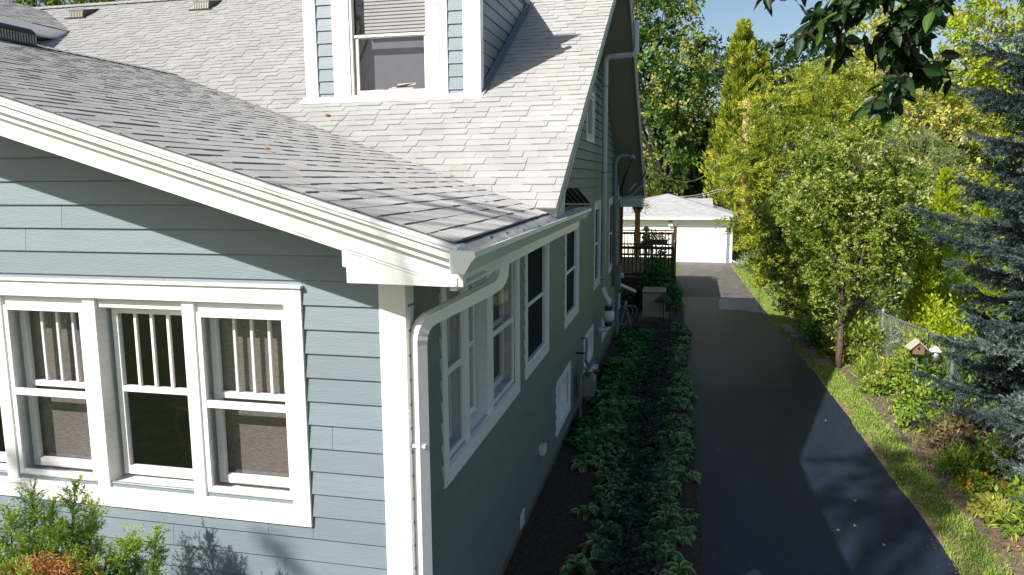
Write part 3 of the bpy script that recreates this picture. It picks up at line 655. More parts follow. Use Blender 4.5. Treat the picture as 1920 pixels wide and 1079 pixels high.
# fallen leaves on the roof
def rleaf(P,N,label,sz=.045):
    o=leaves('fallen_leaf',np.array([P,P]),np.array([[1,.4,.1],[.2,1,.3]]),np.array([N,N]),sz,sz*.7,np.array([.4,.8]),L_DEAD,fold=.3)
    return tag(o,label,'leaf')
for px,py,lb in((610,222,'orange dry leaf on the main roof shingles below the dormer'),):
    q=mpt(px,py); rleaf((q.x,q.y,q.z+.03),(0,-.5,.8),lb,.07)
def ppt(px,py):
    v=RM.T@np.array([(px-960)/FP,-(py-539.5)/FP,1.]); t=(-.171-.301*CAM[0]-CAM[2])/(v[2]+.301*v[0]); return Vector(CAM+t*v)
for px,py,lb in((787,317,'red brown leaf lying in the roof valley, highest of the three there'),(852,330,'yellow leaf lying in the roof valley'),(845,338,'small orange leaf lying just below the yellow one in the valley'),(497,289,'small curled brown leaf on the porch roof shingles')):
    q=ppt(px,py); rleaf((q.x,q.y,q.z+.03),(.3,0,.9),lb,.05)
# ---------------------------------------------------------------- things on the side wall
e=empty('vent_pipe',(.10,10.3,-2.9),'white plastic vent pipe with fan climbing the side wall, turning out under the eave','pipe')
def ell(p0,p1,p2,n=7): return bez(Vector(p0),Vector(p1),Vector(p2),n)
m=MB(); m.tube([(.13,10.3,-2.12)]+[(.13,10.3,2.12)]+ell((.13,10.3,2.14),(.13,10.3,2.23),(.22,10.3,2.24))+[(.60,10.3,2.26)]+ell((.60,10.3,2.26),(.69,10.3,2.27),(.69,10.3,2.36))+[(.69,10.3,2.86)],.052,14)
m.tube([(.13,10.3,-2.10),(.13,10.3,-2.16),(.17,10.3,-2.28),(.24,10.3,-2.36),(.24,10.3,-2.46)],.055,14); m.tube([(.24,10.3,-2.86),(.22,10.3,-2.92),(.10,10.3,-2.94),(.02,10.3,-2.94)],.055,14)
m.build('pipe',PVC,e,smooth=True)
m=MB(); m.tube([(.24,10.3,-2.55),(.24,10.3,-2.58),(.24,10.3,-2.66),(.24,10.3,-2.72),(.24,10.3,-2.78)],[.07,.115,.12,.115,.07],16); m.build('fan',PVC,e,smooth=True)
m=MB(); m.tube([(.24,10.3,-2.46),(.24,10.3,-2.55)],.072,14); m.build('coupling',BLACK,e)
m=MB(); m.tube([(.24,10.3,-2.78),(.24,10.3,-2.86)],.072,14); m.build('coupling',BLACK,e)
for z in(1.7,.1,-1.95):
    m=MB(); m.tube([(.13,10.3,z),(.13,10.3,z+.02)],.058,12); m.build('strap',GREYM,e)
e=empty('service_mast',(.08,13.3,-3.9),'grey conduit mast with round weatherhead and looping black cables under the rear eave','mast')
m=MB(); m.tube([(.07,13.3,-2.5),(.07,13.3,.30)]+ell((.07,13.3,.32),(.08,13.3,.50),(.25,13.4,.52))+[(.38,13.45,.50)],.045,12); m.build('conduit',PVCG,e,smooth=True)
m=MB(); m.tube([(.38,13.45,.53),(.46,13.5,.42)],[.09,.075],14); m.build('weatherhead',GREYM,e,smooth=True)
def cat(a,b,sag,n=12): 
    a=Vector(a);b=Vector(b); return [a.lerp(b,i/(n-1))-Vector((0,0,4*sag*(i/(n-1))*(1-i/(n-1)))) for i in range(n)]
m=MB()
for k in range(3):
    o_=k*.03
    m.tube(ell((.44,13.5,.42),(.05+o_,13.6,-.35),(.18+o_,13.9,-.42),8)+ell((.18+o_,13.9,-.42),(.45,14.2,-.45),(.70,14.8,.15+o_),8)[1:],.011,6)
m.build('cable',BLACK,e,smooth=True)
m=MB(); m.tube(ell((.70,14.8,-.1),(.3,14.6,-.5),(.03,14.7,-.62),8),.008,5); m.build('cable',PVC,e); m=MB(); m.tube([(.50,14.1,-.12),(.36,13.95,-.28)],.012,5); m.build('cable',PVC,e)
e=empty('electric_meter',(0,14.7,-3.95),'grey electric meter box and conduit at the rear house corner','meter')
m=MB(); m.box(.015,.14,14.35,14.62,-2.75,-2.15); m.build('box',GREYM,e,bevel=.01)
m=MB(); m.tube([(.06,14.48,-3.95),(.06,14.48,-2.75)],.035,10); m.tube([(.06,14.75,-3.95),(.06,14.75,-.6)],.022,8); m.build('conduit',PVCG,e)
m=MB(); m.tube([(.14,14.48,-2.4),(.21,14.48,-2.4)],.07,12); m.build('dial',PVC,e)
m=MB(); m.box(.015,.10,14.66,14.9,-3.3,-2.9); m.build('junction_box',PVC,e,bevel=.01)
e=empty('gas_meter',(.2,7.4,gz(7)),'dark grey gas meter with pipes beside the second basement window','gas meter')
m=MB(); m.box(.09,.32,7.25,7.60,-3.42,-3.12); m.box(.12,.29,7.29,7.56,-3.46,-3.08); m.build('body',GREYM,e,bevel=.025)
m=MB(); m.tube([(.05,7.15,-3.75),(.12,7.15,-3.7),(.12,7.15,-3.0)]+ell((.12,7.15,-3.0),(.12,7.15,-2.92),(.2,7.25,-2.95))+[(.22,7.33,-3.1)],.024,8); m.tube([(.2,7.52,-3.1),(.2,7.52,-2.98),(.12,7.75,-2.95),(.11,7.95,-2.8),(.11,7.95,-2.62),(.02,7.95,-2.62)],.022,8); m.build('pipe',GREYM,e,smooth=True)
m=MB(); m.tube([(.18,7.42,-2.98),(.36,7.42,-2.98)],[.075,.055],12); m.tube([(.2,7.25,-2.98),(.3,7.25,-2.98)],.045,10); m.build('regulator',GALV,e,smooth=True)
m=MB(); m.tube([(.0,7.3,-2.72),(.16,7.3,-2.72)],.018,6); m.build('handle',BLACK,e)
m=MB(); m.box(.018,.095,4.16,4.30,-3.235,-3.12); m.prism([(.018,-3.12),(.10,-3.12),(.108,-3.13),(.108,-3.22),(.095,-3.245),(.018,-3.245)],'y',4.15,4.31) if False else None
tag(m.build('outlet_box',CREAM,bevel=.008),'small cream outlet box low on the side wall','box')
m=MB(); m.box(.018,.034,3.12,3.30,-3.66,-3.50); tag(m.build('vent_cover',PVC,bevel=.003),'small white plate at the foot of the side wall','plate')
# hose reel, generator, downspout extension
e=empty('hose_reel',(.14,16.1,gz(16.1)),'thin metal hose reel wheel leaning by the rear house corner','hose reel')
for dx in(0,.12):
    m=MB(); c=Vector((.12+dx,15.6,gz(16)+.42)); m.tube([c+Vector((.10*math.sin(a),.02*dx,0))+Vector((.24*math.cos(a),0,.26*math.sin(a))) for a in [i*math.pi/12 for i in range(25)]],.009,6); m.build('wheel',GALV,e)
m=MB(); m.tube([(.02,15.5,gz(16)),(.22,15.55,gz(16)+.75)],.02,6); m.tube([(.38,15.5,gz(16)),(.2,15.55,gz(16)+.70)],.015,6); m.tube([(.2,15.5,gz(16)+.72),(.23,15.5,gz(16)+.80)],.035,8); m.build('frame',GALV,e)
g0=gz(17.2)
e=empty('generator',(.87,17.6,g0),'beige standby generator cabinet with louvered front beside the driveway','generator')
m=MB(); m.box(.55,1.17,17.2,18.0,g0+.12,g0+.82); m.build('cabinet',BEIGE,e,bevel=.015)
m=MB(); m.box(.53,1.19,17.16,18.04,g0+.822,g0+.88); m.build('lid',BEIGE,e,bevel=.02)
m=MB(); m.box(.45,1.27,17.1,18.1,g0-.02,g0+.12); m.build('pad',CONC,e)
for xa in(.62,.77):
    m=MB()
    for i in range(9): m.box(xa,xa+.12,17.185,17.2,g0+.28+i*.035,g0+.302+i*.035)
    m.build('louver',BEIGE,e)
e=empty('cone_baffle',(1.17,16.95,g0),'dark green cone shaped baffle on a thin pole in front of the beige cabinet','baffle')
m=MB(); m.tube([(1.15,16.95,g0+.62),(1.15,16.95,g0+.83),(1.15,16.95,g0+.87)],[.27,.06,.02],16); m.build('cone',GREENC,e,smooth=True)
m=MB(); m.tube([(1.15,16.95,g0),(1.15,16.95,g0+.9)],.012,6); m.build('pole',BLACK,e)
m=MB(); P_=[Vector((.04,15.2,-2.72)),Vector((.40,16.0,-3.02))]
m.obox(P_[0],P_[1],.09,.07); 
for k in range(4): q_=P_[0].lerp(P_[1],.2+.2*k); m.obox(q_,q_+Vector((.008,.018,-.008)),.10,.08)
tag(m.build('downspout_extension',METAL,bevel=.004),'white ribbed downspout extension slanting away from the rear corner','downspout')
e=empty('bird_feeder',(1.45,18.4,gz(18.4)),'hanging clear bird feeder with black cap on a curved hook by the driveway','bird feeder')
m=MB(); hz=gz(18.4); m.tube([(1.50,18.4,hz),(1.47,18.4,-3.1)]+ell((1.47,18.4,-3.1),(1.45,18.5,-2.72),(1.30,18.6,-2.80))+ell((1.30,18.6,-2.80),(1.20,18.7,-2.86),(1.19,18.75,-2.95),4),.010,6); m.build('hook',BLACK,e)
m=MB(); m.tube([(1.18,18.75,-2.95),(1.18,18.75,-3.0),(1.18,18.75,-3.10)],[.03,.13,.12],12); m.build('cap',BLACK,e,smooth=True)
m=MB(); m.tube([(1.18,18.75,-3.10),(1.18,18.75,-3.34)],.075,12); m.build('tube',glassmat('feeder_glass',.8),e,smooth=True)
m=MB(); m.tube([(1.18,18.75,-3.34),(1.18,18.75,-3.37)],.12,12); m.build('tray',BLACK,e)
# ---------------------------------------------------------------- deck
DF=-3.22
e=empty('deck',(.2,23.5,gz(23)),'dark brown wooden deck with railings and lattice skirt behind the house','deck')
m=MB()
for i in range(42): m.box(-1.6,1.33,20.5+i*.155,20.5+i*.155+.148,DF-.03,DF)
m.build('floor',DECKF,e)
m=MB(); m.box(-1.6,1.35,20.46,20.50,DF-.28,DF-.002); m.box(1.335,1.365,20.5,27,DF-.28,DF-.002); m.build('rim_joist',DECK,e)
for (a,b) in(((-.35,20.42),(1.33,20.42)),((-1.6,27.0),(1.33,27.0)),((1.33,20.5),(1.33,26.95))):
    A=Vector((a[0],a[1],0));B=Vector((b[0],b[1],0));top_=-2.12; 
    m=MB(); m.obox(A+Vector((0,0,top_)),B+Vector((0,0,top_)),.14,.04); m.obox(A+Vector((0,0,top_-.12)),B+Vector((0,0,top_-.12)),.04,.09); m.obox(A+Vector((0,0,DF+.10)),B+Vector((0,0,DF+.10)),.04,.09); m.build('rail',DECK,e)
    L_=(B-A).length; n=int(L_/.125)
    for i in range(1,n):
        p_=A.lerp(B,i/n); m=MB(); m.box(p_.x-.017,p_.x+.017,p_.y-.017,p_.y+.017,DF+.13,top_-.05); m.build('baluster',DECK,e)
for (x,y,t_) in((1.33,20.42,-1.80),(-.40,20.42,-2.0),(1.33,27,-1.98)):
    m=MB(); m.box(x-.06,x+.06,y-.06,y+.06,gz(y),t_); m.box(x-.075,x+.075,y-.075,y+.075,t_,t_+.035); m.build('post',DECK,e,bevel=.006)
m=MB()
for i in range(22): 
    x=-.38+i*.08; m.box(x,x+.03,20.47,20.482,gz(20.5),DF-.05)
for i in range(10): z=gz(20.5)+.05+i*.09; m.box(-.4,1.33,20.455,20.469,z,z+.03)
m.build('lattice',DECK,e)
e=empty('porch_canopy',(-.4,26,DF),'cedar porch post with curved braces carrying a dark beam at the rear','porch')
px_=-.14
m=MB(); m.box(px_-.10,px_+.10,25.9,26.1,DF,-.42); m.build('post',CEDAR,e,bevel=.008)
m=MB(); m.tube([(px_-.05,26,-1.35),(px_-.22,26,-.95),(px_-.55,26,-.62)],.075,6); m.build('brace',CEDAR,e)
m=MB(); m.box(-1.9,-.72,25.85,26.15,DF,-.42); m.build('post',DECK,e)
m=MB(); m.box(-2.2,.15,25.88,26.12,-.62,-.40) ; m.build('beam',WOODD,e)
m=MB(); m.prism([(16.1,-.55),(26.6,-.70),(26.6,-.78),(16.1,-.66)],'x',-6,.12); m.build('roof',WOODD,e)
m=MB(); m.obox(at(1196,357,20),at(1212,348,20),.10,.09); m.build('rafter_tail',CEDAR,e)
# garage
G=38.02; gzr=gz(38)
e=empty('garage',(1.0,39,gzr),'white detached garage with pale grey hip roof at the end of the driveway','garage')
m=MB(); m.box(-4.2,-1.0,G,G+.12,gzr-.05,-2.2); m.box(3.95,4.26,G,G+.12,gzr-.05,-2.2); m.box(-1.0,3.95,G,G+.12,-2.78,-2.2)
m.box(-4.2,4.26,G+.13,G+.2,-2.3,-2.2); m.box(4.14,4.26,G+.12,G+6,gzr-.05,-2.2); m.build('wall',WHT,e)
m=MB(); 
for i in range(12): m.box(3.97,4.13,G-.016,G-.001,gzr+i*.16,gzr+i*.16+.152)
m.build('side_panel',SID,e)
m=MB(); m.box(4.14,4.27,G-.02,G-.001,gzr,-2.2); m.box(3.84,3.965,G-.02,G-.001,gzr,-2.78); m.box(-4.2,4.3,G-.03,G-.001,-2.40,-2.2); m.build('trim',WHT,e)
m=MB(); m.box(-1.0,3.84,G+.02,G+.05,gzr,-2.78)
for r in range(4):
    for c in range(8):
        x=-.92+c*.6; z=gzr+.07+r*.445
        if x+.5>3.84: continue
        m.box(x,x+.5,G+.006,G+.019,z,z+.32); m.box(x+.04,x+.46,G+.002,G+.006,z+.04,z+.28)
m.build('door',WHT,e,bevel=.006)
ez=-2.10; ey=G-.45
def gq(mb,*P): mb.quad(*P)
U0,U1=-4.7,4.75; ap=(.70,42.4,-.92)
m=MB(); ridgeR=(3.3,42.4,-1.22)
gs=shingles('roof',(U0,ey,ez),(1,0,0),(0,42.4-ey,-.92-ez),.145,int(math.hypot(42.4-ey,ez+.92)/.145),lambda v:((lambda f:(U0+(ap[0]-U0)*f,U1+(ap[0]+.1-U1)*f))(min(1,v/math.hypot(42.4-ey,ez+.92)))),SHN2,e,seed=9)
m.quad((U1,ey,ez-.002),(U1,47,ez),(ap[0],42.4,ap[2])); m.quad((U0,ey,ez),(ap[0],42.4,ap[2]),(U0,47,ez)); m.quad((U0,ey,ez-.01),(U1,ey,ez-.01),(ap[0],42.4,ap[2]-.01)); m.quad((U0,47,ez),(U1,47,ez),(ap[0],42.4,ap[2]))
m.build('roof_deck',SHN2,e)
m=MB(); m.prism([(40.2,-1.78),(42.6,-1.22),(45,-1.78)],'x',1.0,3.32); m.build('rear_gable',SHN2,e)
m=MB(); m.box(U0,U1,ey-.04,ey,ez-.14,ez-.002); m.box(U0,U1,ey,G,ez-.14,ez-.125); m.box(U1,U1+.04,ey,47,ez-.14,ez); m.build('fascia',METAL,e)
m=MB(); m.box(.86,1.06,G-.10,G-.031,-2.40,-2.33); m.build('lamp_base',GREYM,e); 
m=MB(); m.tube([(.9,G-.12,-2.52),(.9,G-.20,-2.56)],[.05,.08],10); m.tube([(1.04,G-.12,-2.52),(1.02,G-.20,-2.56)],[.05,.08],10); m.build('lamp',METAL,e)
m=MB(); m.tube([(4.25,G-.06,ez-.1),(4.25,G-.06,gzr+.15),(4.5,G-.2,gzr+.06)],.035,8); m.build('downspout',METAL,e)
m=MB(); m.tube([(4.35,G-.2,gzr+.05),(4.9,G-.6,gzr+.04),(5.3,G-.7,gzr+.03)],.06,8); m.build('hose',mk('green_hose',(.10,.25,.20),.5),e)
# statue, planter, ornament, chair on the deck
e=empty('statue',(.42,21.3,-2.1),'small grey statue of a seated girl on a pedestal behind the deck rail','statue')
m=MB(); bx_=.42
m.box(bx_-.35,bx_+.20,21.1,21.6,-2.26,-2.22); m.box(bx_-.05,bx_+.05,21.3,21.4,DF,-2.26); m.build('table',STAT,e)
m=MB(); m.tube([(bx_,21.3,-2.2),(bx_,21.3,-2.05),(bx_+.01,21.28,-1.88),(bx_+.01,21.28,-1.80)],[.13,.11,.075,.03],10); m.tube([(bx_-.06,21.28,-1.86),(bx_-.12,21.2,-1.98),(bx_-.02,21.15,-2.05)],[.03,.025,.02],6); m.tube([(bx_+.07,21.28,-1.86),(bx_+.12,21.2,-1.98),(bx_+.02,21.15,-2.02)],[.03,.025,.02],6)
m.tube([(bx_-.05,21.25,-2.12),(bx_-.12,21.1,-2.10),(bx_-.12,21.08,-2.25)],[.05,.04,.03],6); m.tube([(bx_+.05,21.25,-2.12),(bx_+.04,21.08,-2.10),(bx_+.05,21.06,-2.25)],[.05,.04,.03],6)
m.ball((bx_+.01,21.27,-1.70),.085,10,8,(.9,.95,1.1)); m.build('figure',STAT,e,smooth=True)
m=MB(); m.tube([(bx_+.01,21.27,-1.70),(bx_+.01,21.27,-1.66),(bx_+.01,21.27,-1.59)],[.15,.09,.06],12); m.build('hat',STAT,e,smooth=True)
e=empty('garden_ornament',(.52,24,DF),'dark forked metal ornament standing behind the statue','ornament')
m=MB(); 
for dx in(-.12,0,.12): m.tube([(.5,24,DF),(.5+dx*.3,24,-2.3),(.5+dx,24,-2.1),(.5+dx*1.05,24,-1.85)],.022,6)
m.build('prong',GREYM,e)
e=empty('flower_planter',(.85,20.42,-2.12),'dark planter box of red flowers on the front deck rail','planter')
m=MB(); m.box(.45,1.15,20.30,20.54,-2.10,-1.97); m.build('box',WOODD,e)
def tuft(name,c,r,n,sz,mat,par,flat=.6):
    C=np.array(c)+RN.normal(size=(n,3))*np.array(r)*.5; D=rdir(n)+[0,0,.5]
    return leaves(name,C,D,rdir(n)+[0,0,.6],sz*RN.uniform(.6,1.3,n),sz*.6,RN.beta(2,2,n),mat,par,fold=.1)
tuft('foliage',(.8,20.42,-1.95),(.5,.22,.16),350,.06,L_BED,e); tuft('blossom',(.88,20.42,-1.88),(.34,.2,.18),260,.05,RED,e)
e=empty('hanging_basket',(.0,24,-1.0),'hanging basket of pink flowers under the rear porch eave','basket')
tuft('foliage',(.05,24,-1.02),(.35,.3,.25),260,.07,L_BED,e); tuft('blossom',(.12,24,-.88),(.25,.25,.18),160,.06,PINK,e)
m=MB(); m.ball((.03,24,-1.08),.14,10,6,(1,1,.7)); m.tube([(.03,24,-1.0),(.03,24,-.6)],.006,4); m.build('pot',WOODD,e)
# ---------------------------------------------------------------- plants
def crown(name,blobs,nc,per,size,cr,mat,par,aspect=.6,flat=.6,up=.3,shell=.55,hang=0,tv=.5,out=0,ysq=None,dens=1):
    vol=np.array([b[1][0]*b[1][1]*b[1][2] for b in blobs]); pr=vol**.75/np.sum(vol**.75)
    idx=RN.choice(len(blobs),nc,p=pr); d=rdir(nc); rr=RN.uniform(shell**3,1,nc)**(1/3)
    c0=np.array([b[0] for b in blobs])[idx]; rad=np.array([b[1] for b in blobs])[idx]
    cc=c0+d*rr[:,None]*rad; ct=RN.normal(.47,.24*tv*2,nc)
    n=nc*per; ii=np.repeat(np.arange(nc),per)
    k=max(1,per//11); nt=nc*k; ti=np.repeat(np.arange(nc),k); td=unit(rdir(nt)+d[ti]*(.45+out)+np.array([0,0,up*.5-hang])); tp=cc[ti]+RN.normal(size=(nt,3))*cr*np.array([.30,.30,.30*flat])
    tl=cr*RN.uniform(.45,1.25,nt); jj=ii*k+RN.integers(0,k,n); u=RN.uniform(0,1,n)
    P=tp[jj]+td[jj]*(tl[jj]*u)[:,None]+RN.normal(size=(n,3))*cr*.07-np.array([0,0,1.])*(cr*.22*u*u)[:,None]
    D=rdir(n)*(.85-out*.4)+td[jj]*(.55+out*.4)+np.array([0,0,up*.4-hang]); N=rdir(n)+d[ii]*.5+np.array([0,0,.6]); ct=ct+0; tvt=RN.normal(0,.07,nt)
    s=size*RN.uniform(.6,1.35,n)
    return leaves(name,P,D,N,s,s*aspect,ct[ii]+tvt[jj]+RN.normal(0,.10,n)+.12*(u-.5),mat,par,fold=.12),cc
def limbs(m,base,cc,n,r0,r1=.02,lean=None):
    base=Vector(base); top=Vector(tuple(cc.mean(0))); top.z=max(top.z,cc[:,2].mean())
    mid=base.lerp(top,.5)+Vector((random.uniform(-.1,.1),random.uniform(-.1,.1),0))*(top-base).length*.3
    tr=ell(base,mid,top,8); m.tube(tr,[r0*(1-.75*i/7) for i in range(8)],8)
    for i in random.sample(range(len(cc)),min(n,len(cc))):
        t=random.randint(2,7); s_=tr[t]; e_=Vector(tuple(cc[i])); k=(s_+e_)/2+Vector((random.uniform(-.2,.2),random.uniform(-.2,.2),-.1))*(e_-s_).length*.5
        rr=r0*(1-.75*t/7)*.55; m.tube(ell(s_,k,e_,6),[rr+(r1*.5-rr)*j/5 for j in range(6)],5)
def tree(name,base,blobs,nc,per,size,cr,mat,label,group=None,r0=.15,nl=18,bark=BARK,cat_='tree',**kw):
    e=empty(name,base,label,cat_,group); o,cc=crown('crown',blobs,nc,per,size,cr,mat,e,**kw)
    m=MB(); limbs(m,base,cc,nl,r0); m.build('trunk',bark,e,smooth=True); return e
def atT(px,py,Y): return tuple(at(px,py,Y))
def base_of(px,Y): 
    p=at(px,500,Y); return (p.x,Y,gz(Y))
# far deciduous trees behind the house
tree('deciduous_tree',base_of(1265,48),[(atT(1235,110,48),(3.2,3.5,5.5)),(atT(1225,270,48),(3.2,3.5,3.6)),(atT(1275,170,47),(1.9,2.5,3.0)),(atT(1130,0,48),(4.2,4,5))],620,52,.26,.95,L_DEC,'tall dark green maple rising right behind the house gable',r0=.4,nl=40,bark=BARKD)
tree('deciduous_tree',base_of(1230,52),[(atT(1225,330,52),(2.4,2,2.2)),(atT(1280,350,53),(2.2,2,1.6)),(atT(1190,320,52),(2.4,2,2.4))],260,42,.19,.7,L_YEL,'low yellow green tree behind the garage roof, left of the dark pine',r0=.15,nl=10)
for (px,Y,lb,mt) in((60,34,'leafy tree whose top shows over the far left end of the roof ridge',L_DEC),(250,36,'leafy tree behind the roof ridge between the two box vents',L_YEL),(-120,30,'leafy tree beyond the roof at the left frame edge',L_DEC)):
    p=at(px,-40,Y); tree('deciduous_tree',(p.x,Y,gz(Y)),[((p.x,Y,p.z-.5),(5,3.5,3.3)),((p.x,Y,p.z-5),(4.5,3.5,4))],300,36,.26,.9,mt,lb,r0=.3,nl=14)
# dark pine
def conifer(name,base,H_,R_,mat,label,n=14000,size=.3,aspect=.22,tiers=22,up=.15,droop=.1,taper=1.0,nlimb=0,z0=.08,cat_='tree',group=None,noise=.12,pw=.8):
    base=Vector(base); e=empty(name,base,label,cat_,group); nb=tiers*11
    zz=RN.uniform(z0,1,nb)**pw; th=RN.uniform(0,2*np.pi,nb); L=R_*(1-zz)**taper*RN.uniform(.65,1.12,nb)+.05*R_
    ii=RN.integers(0,nb,n); f=RN.uniform(.15,1,n)**.6
    rr=L[ii]*f; sw=RN.normal(0,noise,n)*R_*(.25+.5*f)*(1-zz[ii]*.7)
    x=np.cos(th[ii])*rr-np.sin(th[ii])*sw; y=np.sin(th[ii])*rr+np.cos(th[ii])*sw
    z=zz[ii]*H_+rr*up-droop*rr*(1-f)+RN.normal(0,.06*R_,n)*(1-zz[ii]*.6)
    P=np.stack([x,y,z],1)+np.array(base)
    D=np.stack([np.cos(th[ii]),np.sin(th[ii]),np.full(n,up*2+.1)],1)+RN.normal(size=(n,3))*.55
    s=size*RN.uniform(.6,1.3,n); tn=RN.normal(.45,.2,nb)[ii]+(f-.5)*.25+RN.normal(0,.12,n)
    leaves('crown',P,D,rdir(n)+[0,0,.5],s,s*aspect,tn,mat,e,fold=.1)
    m=MB(); m.tube([base,base+Vector((0,0,H_*.5)),base+Vector((0,0,H_*.97))],[R_*.06+.03,R_*.04+.02,.01],8)
    for i in range(min(nlimb,nb)):
        a=th[i];l=L[i]*.85; s_=base+Vector((0,0,zz[i]*H_)); m.tube([s_,s_+Vector((math.cos(a)*l,math.sin(a)*l,l*up))],[.02+R_*.008,.006],5)
    m.build('trunk',BARKD,e); return e
conifer('pine_tree',base_of(1340,53),9.0,4.2,L_PINE,'broad dark green pine behind the garage, right of its roof peak',n=26000,size=.42,aspect=.20,tiers=26,up=.12,z0=.02,taper=.7)
conifer('pine_tree',base_of(1290,56),8.5,3.4,L_PINE,'dark pine farther back over the garage roof peak',n=15000,size=.42,aspect=.20,up=.12,z0=.02,taper=.7)
p=at(1395,45,46); conifer('juniper_tree',(p.x,46,gz(46)),p.z-gz(46),2.6,L_JUN,'tall pointed yellow green conifer rising above the others',n=20000,size=.32,aspect=.3,up=.7,tiers=30,taper=.75,pw=.9)
p=at(1432,105,46.5); conifer('juniper_tree',(p.x,46.5,gz(46)),p.z-gz(46),1.5,L_JUN,'shorter pointed conifer just right of the tallest pointed one',n=8000,size=.28,aspect=.3,up=.7,taper=.7)
tree('oak_tree',base_of(1430,64),[(atT(1400,125,64),(3.4,3,2.2)),(atT(1470,120,64),(3.6,3,2.2)),(atT(1530,160,64),(3.5,3,2.6)),(atT(1340,140,66),(3,3,3)),(atT(1440,240,64),(8,3,4))],480,40,.3,1.0,L_OAK,'dull grey green oak crown seen against the sky at the back',r0=.4,nl=30,bark=BARKD,shell=.4)
# big feathery juniper beside the garage
Y=30
tree('cedar_tree',base_of(1455,Y),[(atT(1440,400,Y),(1.5,1.6,1.5)),(atT(1470,300,Y),(2.0,1.8,2.0)),(atT(1530,250,Y),(1.7,1.8,2.2)),(atT(1440,210,Y+1),(1.0,1.2,1.1)),(atT(1545,170,Y+1),(1.5,1.5,1.2)),(atT(1600,240,Y+1),(1.5,1.5,2.2)),(atT(1390,340,Y),(.75,.9,.8)),(atT(1400,445,Y),(.7,.8,.5)),(atT(1412,300,Y),(.9,.9,1.4)),(atT(1402,330,Y-1),(.6,.5,1.1)),(atT(1398,415,Y-1),(.55,.5,.8)),(atT(1380,390,Y),(.8,.8,.7)),(atT(1500,170,Y+2),(1.3,1.2,1.3)),(atT(1620,330,Y),(1.6,1.5,1.8)),(atT(1500,430,Y-1),(1.4,1.4,1.2))],800,120,.13,.40,L_JUN,'large yellow green cedar overhanging the right side of the garage',r0=.22,nl=60,bark=BARK,aspect=.3,out=.7,up=.35,flat=.5,shell=.5)
# yellowish maples
for args in ((1740,120,45,(5.4,4,4.4),'pale yellow green maple filling the upper right background',620),(1600,165,50,(3.2,3,3.0),'yellow green maple left of the hanging dark branch tips',260),(1880,120,42,(3.0,3,4),'brighter green maple at the upper right corner',330),(1700,250,40,(4,3,2.6),'golden green maple low behind the silver leaved tree',330)):
    px,py,Y,r,lb,nc=args
    tree('maple_tree',base_of(px,Y),[(atT(px,py,Y),r),(atT(px+40,py+110,Y),(r[0]*.9,r[1],r[2]*.7))],int(nc*.62),84,.20,.78,L_YEL if px!=1880 else L_ARB,lb,r0=.28,nl=26,bark=BARKD,hang=.2)
# silvery shrub tree by the driveway
Y=12.6
tree('silver_tree',(4.82,12.0,gz(12)),[(atT(1590,330,Y),(1.0,.9,.8)),(atT(1520,400,Y),(.9,.8,.8)),(atT(1650,400,Y+.3),(1.0,.9,.85)),(atT(1580,480,Y),(1.0,.9,.75)),(atT(1480,480,Y+1.4),(.7,.7,.7)),(atT(1650,500,Y+.4),(.6,.6,.45)),(atT(1540,580,Y-.2),(.45,.5,.5)),(atT(1720,440,Y+1),(.5,.5,.6)),(atT(1600,250,Y),(.55,.5,.35)),(atT(1500,560,Y+1),(.5,.5,.4)),(atT(1480,400,Y+.6),(.6,.6,.6)),(atT(1690,350,Y+.8),(.6,.6,.6)),(atT(1540,300,Y+.3),(.6,.5,.6))],1150,60,.078,.21,L_SIL,'small tree with narrow silvery green leaves and leaning bare trunk by the driveway',r0=.075,nl=34,bark=BARK,aspect=.40,up=.5,shell=.3)
tree('feathery_tree',base_of(1680,24),[(atT(1680,310,24),(1.9,1.5,1.2)),(atT(1640,380,24),(1.6,1.5,1.3)),(atT(1740,380,24),(1.5,1.5,1.2))],420,44,.16,.35,L_FEA,'soft pale blue green shrub tree behind the silver leaved tree',r0=.12,nl=30,aspect=.16,out=.6,up=.4)
for px,Y,lb in((1683,22,'dark shaded trunked tree behind the fence, middle one of three'),(1742,23,'dark shaded trunked tree behind the fence, rightmost of three'),(1612,20,'dark shaded trunked tree behind the fence, leftmost of three')):
    b=base_of(px,Y); tree('shade_tree',b,[((b[0],Y,b[2]+2.7),(1.3,1.2,.9)),((b[0]+.3,Y+.3,b[2]+3.4),(1.1,1,.7))],150,40,.12,.35,L_DEC,lb,group='dark trunked trees behind the fence',r0=.13,nl=14,bark=BARKD)
# arborvitae
for px,py,Y,R_,lb in((1775,322,15.6,.62,'bright yellow green arborvitae, tallest pointed one beside the blue spruce'),(1858,328,16.2,.6,'bright arborvitae partly hidden behind the spruce branches'),(1738,470,13.6,.42,'small bright arborvitae just left of the blue spruce')):
    p=at(px,py,Y); conifer('arborvitae',(p.x,Y,gz(Y)),p.z-gz(Y),R_,L_ARB,lb,n=11000,size=.075,aspect=.45,up=.9,tiers=34,taper=.62,z0=.0,noise=.25,pw=.95)
# distant woods
def woods():
    n=26000; x=RN.uniform(-30,55,n); y=66+RN.uniform(0,8,n)+np.abs(x-8)*-.12; hh=RN.uniform(0,1,n)
    hgt=6.2+1.8*np.sin(x*.35)+1.2*np.sin(x*.9+1)+.8*np.sin(x*2.1); z=-4.6+hh*hgt
    o=leaves('distant_woods',np.stack([x,y,z],1),rdir(n),rdir(n)+[0,-.6,.5],.75*RN.uniform(.6,1.3,n),.5,RN.normal(.45,.2,n)+.25*np.sin(x*1.3)*np.sin(z*1.7),L_DEC); tag(o,'dense green woods closing the view far behind the garden','woods'); o['kind']='stuff'
woods()
